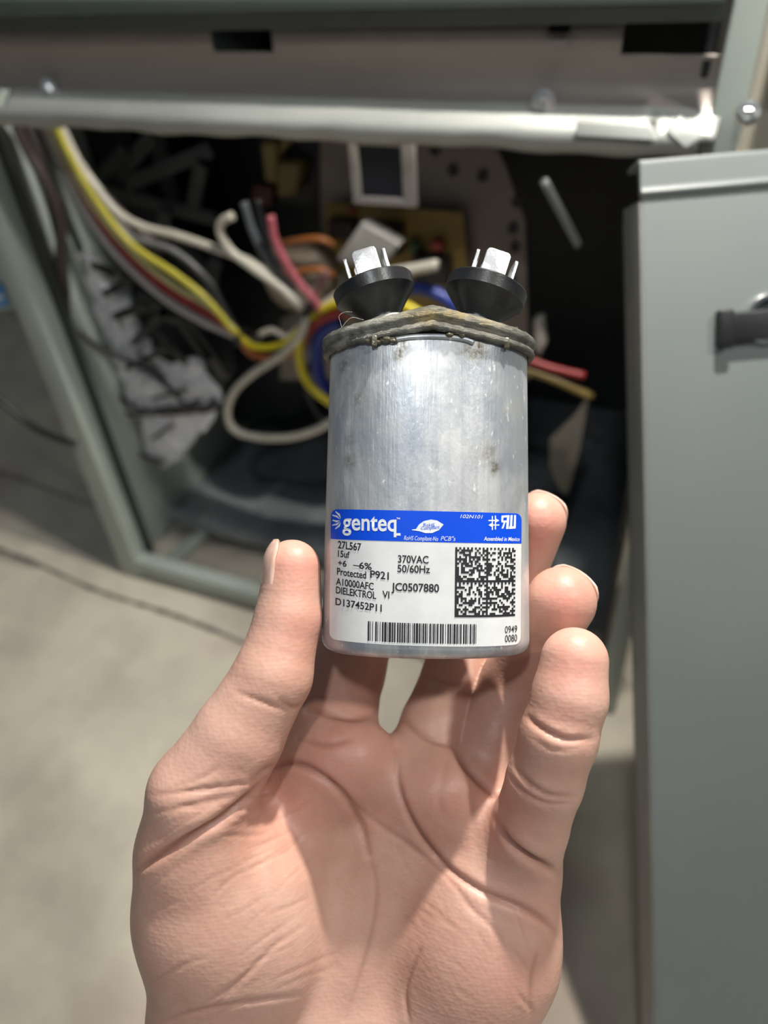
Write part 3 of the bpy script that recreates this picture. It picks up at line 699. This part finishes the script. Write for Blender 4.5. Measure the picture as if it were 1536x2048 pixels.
terminal(-11.3, -17); terminal(11.9, 17)

# ------------------------------------------------------------------ label
def patch(name, rows, xl, xr, m, off, parent, nx=48):
    """rows: list of z; xl(z), xr(z) edges"""
    V = []; Fc = []
    for z in rows:
        a, b2 = xl(z), xr(z)
        V += [surf(a + (b2 - a) * i / nx, z + TLT * (a + (b2 - a) * i / nx), off) for i in range(nx + 1)]
    for j in range(len(rows) - 1):
        for i in range(nx):
            q = j * (nx + 1) + i; Fc.append((q, q + 1, q + nx + 2, q + nx + 1))
    return mk(name, V, Fc, m, parent, True)
LX0 = px2(657, 1290)[0] ; LX1 = px2(1043, 1290)[0]
LXt0 = px2(665, 1020)[0]; LXt1 = px2(1040, 1025)[0]
LX0 = (LX0 + LXt0) / 2; LX1 = (LX1 + LXt1) / 2
TLT = -.012
ZT_ = px2(850, 1022)[1]; ZM = px2(850, 1084)[1]; ZL = px2(850, 1292)[1]
print('label', LX0, LX1, ZT_, ZM, ZL)
RCN = 1.6; TLT = -.012
def inset(z):
    d = min(z - ZL, ZT_ - z)
    return 0 if d >= RCN else RCN - math.sqrt(max(0, RCN ** 2 - (RCN - d) ** 2))
rows = sorted(set([ZL + RCN * (1 - math.cos(a)) for a in np.linspace(0, math.pi / 2, 7)] + list(np.linspace(ZL + RCN, ZM, 12))))
lab = patch('label', rows + sorted([ZT_ - RCN * (1 - math.cos(a)) for a in np.linspace(0, math.pi / 2, 7)]), lambda z: LX0 + inset(z), lambda z: LX1 - inset(z), paper, .10, cap)
lab['label'] = 'white and blue printed sticker'
rb = sorted([ZM] + list(np.linspace(ZM, ZT_ - RCN, 4))[1:] + [ZT_ - RCN * (1 - math.cos(a)) for a in np.linspace(0, math.pi / 2, 7)][:-1])
patch('blue_band', rb, lambda z: LX0 + inset(z) - .0, lambda z: LX1 - inset(z), blue, .14, lab)
def flat(name, polys, m, off=.19, tilt=None):
    """polys: list of [(x,z)...] in cap millimetres"""
    mb = MB()
    for P in polys: mb.add([surf(x, z + (TLT * (x - tilt) if tilt is not None else 0), off) for x, z in P], [tuple(range(len(P)))])
    me = bpy.data.meshes.new(name); me.from_pydata([tuple(map(float, q)) for q in mb.V], [], mb.F); me.materials.append(m)
    o = bpy.data.objects.new(name, me); COL.objects.link(o); o.parent = lab; return o
def text(s, x0, x1, yt, yb, m=ink, bold=.018, shear=0., name='print', ref='x', slope=-.015, full=False):
    """text between photo columns x0..x1; yt,yb = top and baseline of capitals at its left end"""
    cu = bpy.data.curves.new(name, 'FONT'); cu.body = s; cu.size = 1; cu.offset = bold; cu.shear = shear; cu.resolution_u = 4
    tmp = bpy.data.objects.new('t', cu); COL.objects.link(tmp); bpy.context.view_layer.update()
    me = bpy.data.meshes.new_from_object(tmp); bpy.data.objects.remove(tmp)
    n = len(me.vertices); co = np.empty(n * 3); me.vertices.foreach_get('co', co); co = co.reshape(-1, 3)
    a, zb = px2(x0, yb); _, zt = px2(x0, yt); b2, _ = px2(x1, yb)
    hcap = co[:, 1].max() if not full else (.715)
    u = (co[:, 0] - co[:, 0].min()) / (co[:, 0].max() - co[:, 0].min())
    X_ = a + (b2 - a) * u; Z_ = zb + (zt - zb) * co[:, 1] / hcap + slope * (X_ - a)
    me.vertices.foreach_set('co', np.array([surf(x, z, .19) for x, z in zip(X_, Z_)]).ravel())
    me.materials.clear(); me.materials.append(m); me.update()
    o = bpy.data.objects.new(name, me); COL.objects.link(o); o.parent = lab; return o
L_ = dict(slope=-.085)
text('27L567', 677, 723, 1081, 1096, **L_); text('15uf', 677, 700, 1100, 1113, **L_)
text('+6', 677, 694, 1119, 1131, **L_); text('\u20136%', 707, 744, 1122, 1135, **L_)
text('Protected', 675, 733, 1135, 1149, **L_); text('P921', 741, 778, 1140, 1155, **L_)
text('A10000AFC', 673, 748, 1155, 1169, **L_); text('DIELEKTROL', 673, 753, 1172, 1186, **L_); text('VI', 765, 779, 1181, 1195, **L_)
text('D137452P11', 672, 764, 1195, 1209, **L_); text('370VAC', 796, 857, 1110, 1125); text('50/60Hz', 795, 860, 1129, 1144, full=True)
text('JC0507880', 783, 878, 1165, 1181); text('0949', 1009, 1033, 1252, 1266, bold=.004); text('0080', 1009, 1033, 1270, 1284, bold=.004)
text('102N101', 920, 965, 1029, 1036, wink, .004, .25); text('Assembled in Mexico', 967, 1038, 1073, 1081, wink, .016, .2)
text('RoHS Compliant-No', 808, 876, 1071, 1080, wink, .0, .25, full=True); text('PCB"s', 881, 911, 1072, 1081, wink, .0, .3)
text('genteq', 686, 793, 1031, 1059, wink, .018, full=False).name = 'brand_lettering'
text('TM', 793, 800, 1035, 1038.5, wink, .01)
# genteq's q tail
a, z = px2(793, 1069); flat('brand_lettering', [[(a - .2, z - .25), (a + 1.0, z - .25), (a + .9, z + .35), (a - .1, z + .3)]], wink)
# burst logo: five tapering rays
cx, cz = px2(686, 1041); polys = []
for ang, L in ((128, 2.6), (153, 2.7), (180, 2.3), (207, 2.6), (232, 2.5)):
    a = math.radians(ang); d = np.array([math.cos(a), math.sin(a)]); nn = np.array([-d[1], d[0]]); c0 = np.array([cx - .1, cz])
    p0 = c0 + d * .5; p1 = c0 + d * L; bend = nn * .25 * (1 if ang < 180 else -1)
    mid = (p0 + p1) / 2 - bend; polys.append([p0, mid + nn * .22, p1 + nn * .12, p1 + d * .25, p1 - nn * .18, mid - nn * .25])
flat('brand_emblem', polys, wink)
# leaf
def pxs(L): return [px2(*q) for q in L]
lf = pxs([(824, 1059), (832, 1058), (838, 1049), (848, 1042), (862, 1039), (874, 1041), (887, 1049), (878, 1060), (864, 1066), (850, 1066), (838, 1062), (830, 1061), (824, 1060.5)])
flat('leaf_emblem', [lf], wink)
text('RoHS', 847, 869, 1046, 1053, blue, .0, name='print').data.transform(Matrix.Translation((0, -.00005, 0)))
text('Compliant', 842, 879, 1053, 1060, blue, .0, slope=.10).data.transform(Matrix.Translation((0, -.00005, 0)))
# crossing-arrows mark and the backwards-R U mark
def quadpx(x0, y0, x1, y1, w):
    a = np.array(px2(x0, y0)); b2 = np.array(px2(x1, y1)); d = b2 - a; d /= np.linalg.norm(d); nn = np.array([-d[1], d[0]]) * w
    return [a + nn, b2 + nn, b2 - nn, a - nn]
flat('arrow_mark', [quadpx(984, 1032, 984, 1060, .14), quadpx(990, 1031, 990, 1059, .14), quadpx(976, 1041, 992, 1041, .14), quadpx(982, 1050, 998, 1050, .14),
     pxs([(991, 1037), (998, 1041), (991, 1045)]), pxs([(983, 1046), (976, 1050), (983, 1054)])], wink)
flat('recognition_mark', [pxs([(1003, 1031), (1018, 1030), (1018, 1034.5), (1003, 1035.5)]), pxs([(1002, 1031), (1006, 1031), (1005.5, 1043), (1001.5, 1043)]), pxs([(1002, 1041), (1014, 1041), (1014, 1045), (1002, 1045)]),
     pxs([(1013, 1032), (1018, 1032), (1016, 1058), (1011, 1058)]), pxs([(1007, 1044), (1010, 1044), (1006, 1057), (1002, 1057)]),
     pxs([(1020, 1030), (1024.5, 1030), (1023, 1054), (1018.5, 1054)]), pxs([(1017, 1053), (1030, 1052), (1030, 1057), (1017, 1058)]), pxs([(1027, 1030), (1031, 1030), (1030.5, 1055), (1026, 1055)])], wink)
# barcode
bx0, bz0 = px2(736, 1281); bx1, _ = px2(952, 1289); _, bz1 = px2(736, 1242)
pat = '1101001000110100100110111010111011011001101101101101011010010110111011010110110100110101101011001101100100110110101110110101100110110100110101101'
rb_ = random.Random(12); polys = []; n = len(pat); i = 0
while i < n:
    if pat[i] == '1':
        j = i
        while j < n and pat[j] == '1': j += 1
        w0 = .12 if (j - i) == 1 else 0
        polys.append([(bx0 + (bx1 - bx0) * (i + w0) / n, bz0), (bx0 + (bx1 - bx0) * (j - w0) / n, bz0), (bx0 + (bx1 - bx0) * (j - w0) / n, bz1), (bx0 + (bx1 - bx0) * (i + w0) / n, bz1)]); i = j
    else: i += 1
flat('barcode', polys, ink, tilt=bx0)
# dotted square mark: two by two blocks of random cells (encodes nothing)
gx0, gz0 = px2(909, 1234); gx1, _ = px2(1029, 1234); _, gz1 = px2(909, 1094)
N = 32; grid = [[0] * N for _ in range(N)]; rg = random.Random(21)
for r_ in range(N):
    for c in range(N):
        br, bc = r_ % 16, c % 16
        if bc == 0 or br == 0: v_ = 1                     # solid left and bottom of every block
        elif bc == 15: v_ = (br + 1) % 2 if True else 0
        elif br == 15: v_ = (c) % 2 == 0
        else: v_ = rg.random() < .50
        grid[r_][c] = 1 if v_ else 0
polys = []; sx = (gx1 - gx0) / N; sz = (gz1 - gz0) / N
for r_ in range(N):
    c = 0
    while c < N:
        if grid[r_][c]:
            e = c
            while e < N and grid[r_][e] and e - c < 4: e += 1
            polys.append([(gx0 + sx * c, gz0 + sz * r_), (gx0 + sx * e, gz0 + sz * r_), (gx0 + sx * e, gz0 + sz * (r_ + 1)), (gx0 + sx * c, gz0 + sz * (r_ + 1))]); c = e
        else: c += 1
flat('cell_mark', polys, ink, tilt=gx0)

# ------------------------------------------------------------------ hand
# distance field in camera-axis millimetres; joints given as (column, row, depth mm, radius px)
def J(px, py, d, r): return np.array([(px - 768) / FPX * d, -(py - 1024) / FPX * d, -d, r * d / FPX])
VOX = .62
lo = np.array([-78., -172., -262.]); hi = np.array([66., 14., -158.])
dims = np.ceil((hi - lo) / VOX).astype(int) + 1
gx, gy, gz = [lo[i] + VOX * np.arange(dims[i]) for i in range(3)]
BIG = 30.
def cone_sdf(sub, a, b):
    X, Y, Z = np.meshgrid(gx[sub[0]], gy[sub[1]], gz[sub[2]], indexing='ij', sparse=True)
    ba = b[:3] - a[:3]; L2 = ba @ ba
    h = ((X - a[0]) * ba[0] + (Y - a[1]) * ba[1] + (Z - a[2]) * ba[2]) / L2
    h = np.clip(h, 0, 1)
    return np.sqrt((X - a[0] - ba[0] * h) ** 2 + (Y - a[1] - ba[1] * h) ** 2 + (Z - a[2] - ba[2] * h) ** 2) - (a[3] + (b[3] - a[3]) * h)
def ell_sdf(sub, c, rad, rot=None):
    X, Y, Z = np.meshgrid(gx[sub[0]] - c[0], gy[sub[1]] - c[1], gz[sub[2]] - c[2], indexing='ij', sparse=True)
    if rot is not None:
        cs, sn = math.cos(rot), math.sin(rot); X, Y = X * cs + Y * sn, -X * sn + Y * cs
    k0 = np.sqrt((X / rad[0]) ** 2 + (Y / rad[1]) ** 2 + (Z / rad[2]) ** 2)
    k1 = np.sqrt((X / rad[0] ** 2) ** 2 + (Y / rad[1] ** 2) ** 2 + (Z / rad[2] ** 2) ** 2) + 1e-9
    return k0 * (k0 - 1) / k1
def subbox(mn, mx, pad):
    s = []
    for i in range(3):
        a = max(0, int((mn[i] - pad - lo[i]) / VOX)); b2 = min(dims[i], int((mx[i] + pad - lo[i]) / VOX) + 2); s.append(slice(a, max(a + 1, b2)))
    return tuple(s)
def smin(a, b, k):
    h = np.maximum(k - np.abs(a - b), 0) / k
    return np.minimum(a, b) - h * h * k * .25
def chain(Fd, js, k=2.5):
    for a, b in zip(js[:-1], js[1:]):
        mn = np.minimum(a[:3] - a[3], b[:3] - b[3]); mx = np.maximum(a[:3] + a[3], b[:3] + b[3]); s = subbox(mn, mx, 12)
        Fd[s] = smin(Fd[s], cone_sdf(s, a, b), k)
def blobf(Fd, c, rad, k, rot=None):
    c = J(*c, 1)[:3]; rr_ = np.array([max(rad)] * 3); s = subbox(c - rr_, c + rr_, 14); Fd[s] = smin(Fd[s], ell_sdf(s, c, rad, rot), k)
new = lambda: np.full(dims, BIG, np.float32)
palm = new()
for js in ([J(560, 2420, 206, 112), J(500, 2050, 208, 118), J(640, 1560, 212, 92)],
           [J(640, 2420, 206, 112), J(640, 2050, 210, 110), J(815, 1585, 213, 96)],
           [J(740, 2420, 206, 112), J(780, 2050, 210, 106), J(945, 1630, 212, 92)],
           [J(830, 2420, 206, 112), J(885, 2060, 206, 108), J(990, 1900, 204, 106), J(1025, 1745, 203, 84)],
           [J(470, 2420, 206, 112), J(424, 2060, 200, 116), J(400, 1830, 196, 114), J(392, 1700, 194, 106)]): chain(palm, js, 7.)
chain(palm, [J(440, 1700, 204, 74), J(560, 1570, 214, 74), J(650, 1470, 219, 74)], 7.)
blobf(palm, (462, 1830, 195), (20.5, 30, 15), 8, .25)       # thenar
blobf(palm, (960, 1900, 200), (19, 30, 15), 8, -.15)      # hypothenar
blobf(palm, (1010, 1680, 203), (13, 14, 11), 6)           # mounts
blobf(palm, (880, 1590, 205), (13, 12, 11), 6)
blobf(palm, (690, 1520, 207), (14, 12, 11), 6)
fing = {
 'thumb': [J(392, 1700, 193, 112), J(405, 1590, 191, 108), J(478, 1470, 190, 90), J(546, 1350, 190, 78), J(577, 1235, 192, 66), J(584, 1136, 193, 57)],
 'index': [J(645, 1560, 212, 88), J(672, 1420, 219, 82), J(692, 1340, 226, 78), J(742, 1190, 238, 66), J(830, 1110, 238, 60), J(905, 1080, 232, 54)],
 'middle': [J(835, 1570, 212, 82), J(872, 1450, 218, 70), J(912, 1350, 227, 66), J(975, 1225, 236, 64), J(1035, 1135, 229, 60), J(1074, 1042, 218, 58)],
 'ring': [J(955, 1610, 210, 78), J(985, 1480, 214, 70), J(1030, 1360, 216, 66), J(1080, 1275, 209, 66), J(1122, 1203, 200, 70)],
 'little': [J(1035, 1745, 200, 82), J(1060, 1650, 192, 75), J(1090, 1560, 186, 75), J(1117, 1475, 183, 76), J(1139, 1395, 183, 74), J(1149, 1322, 184, 67)],
}
blend = {'thumb': 4.5, 'index': 5, 'middle': 5, 'ring': 4, 'little': 3.}
Ff = None
for nm, js in fing.items():
    g = new(); chain(g, js, 1.6)
    g2 = smin(palm, g, blend[nm]); Ff = g2 if Ff is None else np.minimum(Ff, g2)
# keep skin just out of the can: subtract the can body (grown a hair)
X, Y, Z = np.meshgrid(gx, gy, gz, indexing='ij')
P = np.stack([X - Bc[0], Y - Bc[1], Z - Bc[2]], -1).astype(np.float32) @ RC.astype(np.float32)
dcan = (((np.abs(P[..., 0]) / HA) ** NE + (np.abs(P[..., 1]) / HB) ** NE) ** (1 / NE) - 1) * 18
dcan = np.maximum(dcan, np.maximum(-P[..., 2] + 0.0, P[..., 2] - 76)); del P, X, Y, Z
k_ = 1.2; h_ = np.maximum(k_ - np.abs(Ff + dcan - .25), 0) / k_
Ff = np.maximum(Ff, -dcan + .15) ; del dcan

def surface_nets(Fd):
    ins = Fd < 0; nx, ny, nz = Fd.shape
    c = np.zeros((nx - 1, ny - 1, nz - 1), np.int8)
    for i in (0, 1):
        for j in (0, 1):
            for k in (0, 1): c += ins[i:nx - 1 + i, j:ny - 1 + j, k:nz - 1 + k]
    act = (c > 0) & (c < 8); idx = -np.ones(act.shape, np.int64); ii = np.argwhere(act); idx[act] = np.arange(len(ii))
    acc = np.zeros((len(ii), 3)); cnt = np.zeros(len(ii))
    cor = [(i, j, k) for i in (0, 1) for j in (0, 1) for k in (0, 1)]
    for a in range(8):
        for b2 in range(a + 1, 8):
            d = np.array(cor[b2]) - np.array(cor[a])
            if np.abs(d).sum() != 1: continue
            pa = ii + cor[a]; pb = ii + cor[b2]
            va = Fd[pa[:, 0], pa[:, 1], pa[:, 2]]; vb = Fd[pb[:, 0], pb[:, 1], pb[:, 2]]
            m_ = (va < 0) != (vb < 0); tt_ = np.where(m_, va / np.where(m_, va - vb, 1), 0)
            acc += np.where(m_[:, None], np.array(cor[a]) + tt_[:, None] * d, 0); cnt += m_
    V = lo + VOX * (ii + acc / cnt[:, None]); Fc = []
    for axn in range(3):
        sl = [slice(1, -1)] * 3; a_ = [slice(1, -1)] * 3; b_2 = [slice(1, -1)] * 3
        a_[axn] = slice(0, -1); b_2[axn] = slice(1, None)
        A = ins[tuple(a_)]; B = ins[tuple(b_2)]; e = np.argwhere(A != B); flip = A[A != B]
        e = e + 1; e[:, axn] -= 1
        u, w = [(1, 2), (2, 0), (0, 1)][axn]; q = []
        for du, dw in ((-1, -1), (0, -1), (0, 0), (-1, 0)):
            t_ = e.copy(); t_[:, u] += du; t_[:, w] += dw; q.append(idx[t_[:, 0], t_[:, 1], t_[:, 2]])
        q = np.stack(q, 1); q[~flip] = q[~flip][:, ::-1]; Fc.append(q)
    return V, np.vstack(Fc)
V, Fc = surface_nets(Ff)
# light Laplacian smoothing
E = np.vstack([Fc[:, [0, 1]], Fc[:, [1, 2]], Fc[:, [2, 3]], Fc[:, [3, 0]]])
deg = np.bincount(E.ravel(), minlength=len(V)).astype(float)
for it in range(3):
    S = np.stack([np.bincount(E[:, 0], V[E[:, 1], i], len(V)) + np.bincount(E[:, 1], V[E[:, 0], i], len(V)) for i in range(3)], 1) / deg[:, None]
    V = V + .5 * (S - V)
def vnormals(V):
    n_ = np.cross(V[Fc[:, 2]] - V[Fc[:, 0]], V[Fc[:, 3]] - V[Fc[:, 1]]); N_ = np.zeros_like(V)
    for k in range(4):
        for i in range(3): N_[:, i] += np.bincount(Fc[:, k], n_[:, i], len(V))
    return N_ / (np.linalg.norm(N_, axis=1)[:, None] + 1e-12)
Nn = vnormals(V)
PX = 768 + FPX * V[:, 0] / -V[:, 2]; PY = 1024 - FPX * V[:, 1] / -V[:, 2]
facing = np.clip(-(Nn * V).sum(1) / np.linalg.norm(V, axis=1) * 1.6, 0, 1)
def segdist(poly, sub=10):
    C = catmull(poly, sub); D = np.full(len(V), 1e9); TT = np.zeros(len(V)); n = len(C) - 1
    sel = (PX > C[:, 0].min() - 40) & (PX < C[:, 0].max() + 40) & (PY > C[:, 1].min() - 40) & (PY < C[:, 1].max() + 40)
    x, y = PX[sel], PY[sel]; d_ = np.full(len(x), 1e9); t_ = np.zeros(len(x))
    for i in range(n):
        a, b2 = C[i], C[i + 1]; ba = b2 - a; h = np.clip(((x - a[0]) * ba[0] + (y - a[1]) * ba[1]) / (ba @ ba + 1e-9), 0, 1)
        q = np.hypot(x - a[0] - ba[0] * h, y - a[1] - ba[1] * h); m_ = q < d_; d_[m_] = q[m_]; t_[m_] = (i + h[m_]) / n
    D[sel] = d_; TT[sel] = t_; return D, TT
disp = np.zeros(len(V)); cre = np.zeros(len(V))
rng = np.random.RandomState(9)
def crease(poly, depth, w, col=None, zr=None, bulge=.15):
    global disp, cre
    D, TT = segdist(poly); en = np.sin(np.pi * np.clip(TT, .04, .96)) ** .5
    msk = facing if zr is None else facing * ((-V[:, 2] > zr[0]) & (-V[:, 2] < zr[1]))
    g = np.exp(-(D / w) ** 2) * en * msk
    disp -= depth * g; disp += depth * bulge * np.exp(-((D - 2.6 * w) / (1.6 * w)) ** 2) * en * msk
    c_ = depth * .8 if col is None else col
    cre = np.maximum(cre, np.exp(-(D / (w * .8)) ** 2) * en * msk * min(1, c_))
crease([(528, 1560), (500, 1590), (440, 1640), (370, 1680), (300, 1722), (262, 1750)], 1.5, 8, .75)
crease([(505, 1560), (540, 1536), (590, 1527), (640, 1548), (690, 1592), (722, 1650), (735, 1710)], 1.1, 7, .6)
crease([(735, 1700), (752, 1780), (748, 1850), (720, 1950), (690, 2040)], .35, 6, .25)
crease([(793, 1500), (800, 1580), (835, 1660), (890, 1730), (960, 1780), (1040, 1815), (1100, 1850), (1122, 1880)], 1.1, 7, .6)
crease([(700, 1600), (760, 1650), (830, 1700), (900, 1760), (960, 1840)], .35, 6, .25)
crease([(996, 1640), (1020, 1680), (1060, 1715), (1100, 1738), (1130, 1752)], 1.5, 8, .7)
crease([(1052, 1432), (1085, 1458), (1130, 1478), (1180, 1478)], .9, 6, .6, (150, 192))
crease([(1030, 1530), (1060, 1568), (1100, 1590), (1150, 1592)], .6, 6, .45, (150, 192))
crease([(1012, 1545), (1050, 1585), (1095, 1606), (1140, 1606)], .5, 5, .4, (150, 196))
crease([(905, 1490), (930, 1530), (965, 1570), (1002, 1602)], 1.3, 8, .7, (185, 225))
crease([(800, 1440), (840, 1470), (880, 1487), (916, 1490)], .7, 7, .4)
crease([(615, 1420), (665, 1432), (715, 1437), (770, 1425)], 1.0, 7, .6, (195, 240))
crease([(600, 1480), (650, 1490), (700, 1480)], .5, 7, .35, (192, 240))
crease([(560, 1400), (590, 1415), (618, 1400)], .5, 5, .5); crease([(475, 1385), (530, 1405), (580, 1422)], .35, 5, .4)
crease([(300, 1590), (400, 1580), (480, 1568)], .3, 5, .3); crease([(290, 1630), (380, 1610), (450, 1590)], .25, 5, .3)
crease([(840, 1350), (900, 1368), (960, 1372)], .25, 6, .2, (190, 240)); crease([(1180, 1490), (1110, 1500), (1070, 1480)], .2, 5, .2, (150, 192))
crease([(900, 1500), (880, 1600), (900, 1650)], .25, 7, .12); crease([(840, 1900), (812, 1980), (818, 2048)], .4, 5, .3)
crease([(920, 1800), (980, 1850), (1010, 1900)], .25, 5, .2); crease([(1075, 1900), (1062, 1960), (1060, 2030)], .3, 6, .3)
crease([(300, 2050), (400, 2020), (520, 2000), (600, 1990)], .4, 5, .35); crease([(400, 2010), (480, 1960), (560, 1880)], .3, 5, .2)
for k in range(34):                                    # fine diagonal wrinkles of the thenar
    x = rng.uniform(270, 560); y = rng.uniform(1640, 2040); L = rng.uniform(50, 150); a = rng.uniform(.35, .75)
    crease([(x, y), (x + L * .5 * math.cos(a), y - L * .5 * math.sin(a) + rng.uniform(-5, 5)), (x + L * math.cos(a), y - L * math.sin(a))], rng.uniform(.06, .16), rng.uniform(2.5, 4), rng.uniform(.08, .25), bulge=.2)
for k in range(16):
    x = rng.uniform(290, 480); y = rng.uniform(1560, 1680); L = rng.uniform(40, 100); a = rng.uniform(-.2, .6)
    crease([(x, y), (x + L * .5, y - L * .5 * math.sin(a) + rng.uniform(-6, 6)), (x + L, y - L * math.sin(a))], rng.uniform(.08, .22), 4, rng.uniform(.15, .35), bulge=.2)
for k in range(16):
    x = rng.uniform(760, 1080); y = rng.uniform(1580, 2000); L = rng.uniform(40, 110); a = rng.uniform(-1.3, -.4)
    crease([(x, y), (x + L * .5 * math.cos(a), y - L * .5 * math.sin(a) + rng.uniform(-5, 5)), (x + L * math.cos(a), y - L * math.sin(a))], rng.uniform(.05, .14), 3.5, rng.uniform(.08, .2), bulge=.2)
def bulgef(px, py, r, h):
    global disp; disp += h * np.exp(-((PX - px) ** 2 + (PY - py) ** 2) / r ** 2) * facing
bulgef(1020, 1690, 60, .8); bulgef(870, 1580, 60, .7); bulgef(700, 1510, 60, .5); bulgef(600, 1600, 60, .5); bulgef(760, 1790, 90, -1.4); bulgef(590, 1760, 40, .5)
redv = np.zeros(len(V))
for (x, y, r_, s_) in [(590, 1130, 60, .55), (600, 1260, 60, .35), (1085, 1050, 60, .6), (1130, 1190, 60, .6), (1150, 1330, 60, .55), (1130, 1430, 50, .3), (1020, 1640, 60, .3), (880, 1600, 90, .3), (700, 1520, 110, .35), (1090, 1800, 90, .3), (560, 1600, 100, .35), (1000, 1950, 120, .2), (760, 1600, 80, .2)]:
    redv = np.maximum(redv, s_ * np.exp(-((PX - x) ** 2 + (PY - y) ** 2) / r_ ** 2))
V = V + Nn * disp[:, None]
HM = Matrix([list(RW[i]) + [0] for i in range(3)] + [[0, 0, 0, 1]])
wr = cw(.0, -.16, -.2)
Vw = (RW @ (V.T * MM)).T + CAM
me = bpy.data.meshes.new('hand')
me.vertices.add(len(V)); me.vertices.foreach_set('co', (V * MM).ravel())
me.loops.add(len(Fc) * 4); me.loops.foreach_set('vertex_index', Fc.ravel().astype(np.int32))
me.polygons.add(len(Fc)); me.polygons.foreach_set('loop_start', np.arange(0, len(Fc) * 4, 4, dtype=np.int32)); me.polygons.foreach_set('loop_total', np.full(len(Fc), 4, dtype=np.int32))
me.update(); me.validate(); me.polygons.foreach_set('use_smooth', [True] * len(me.polygons))
bm = bmesh.new(); bm.from_mesh(me)
bmesh.ops.recalc_face_normals(bm, faces=bm.faces); bm.to_mesh(me); bm.free()
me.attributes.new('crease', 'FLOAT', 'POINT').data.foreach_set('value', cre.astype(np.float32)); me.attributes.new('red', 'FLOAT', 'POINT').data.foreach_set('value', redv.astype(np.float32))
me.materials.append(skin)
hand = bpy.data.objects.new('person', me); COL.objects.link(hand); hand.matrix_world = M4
tag(hand, 'bare left hand with open palm holding the silver capacitor by thumb and fingers', 'hand')
print('hand verts', len(V))
# nails: thin curved shells on the back of each fingertip
def nail(tip, prev, back, w, L, push=1.0, off=0.):
    tip = np.array(tip[:4]); d = tip[:3] - prev[:3]; d /= np.linalg.norm(d); bk = np.array(back, float); bk -= bk @ d * d; bk /= np.linalg.norm(bk); sd = np.cross(d, bk)
    V = []; Fc = []; nu, nv = 12, 12; r_ = tip[3] + .12 + off
    for j in range(nv + 1):
        v_ = j / nv; wv = w * (1 if v_ > .25 else math.sqrt(1 - (1 - v_ / .25) ** 2 * .75)); tp = (1 if v_ < .8 else 1 - .25 * ((v_ - .8) / .2) ** 2)
        for i in range(nu + 1):
            a = (i / nu * 2 - 1) * wv * tp; al = -L * .55 + L * v_ + push
            over = max(0, al) ; rr2 = r_ * math.sqrt(max(.05, 1 - (over / (r_ * 1.25)) ** 2))
            V.append(tip[:3] + d * al + (bk * math.cos(a) + sd * math.sin(a)) * rr2)
    for j in range(nv):
        for i in range(nu): q = j * (nu + 1) + i; Fc.append((q, q + 1, q + nu + 2, q + nu + 1))
    o = mk('fingernail', np.array(V) * MM, Fc, nail_m, hand, True); md = o.modifiers.new('s', 'SOLIDIFY'); md.thickness = .0005; md.offset = .0
nail(fing['thumb'][-1], fing['thumb'][-2], (-1, 0, .12), .95, 14.5, .2)
nail(fing['little'][-1], fing['little'][-2], (.55, 0, -1), .9, 10, .6); nail(fing['ring'][-1], fing['ring'][-2], (.6, .2, -1), .9, 11, .6)
nail(fing['middle'][-1], fing['middle'][-2], (.6, .3, -1), .9, 11, .6); nail(fing['index'][-1], fing['index'][-2], (0, .3, -1), .9, 11, .6)
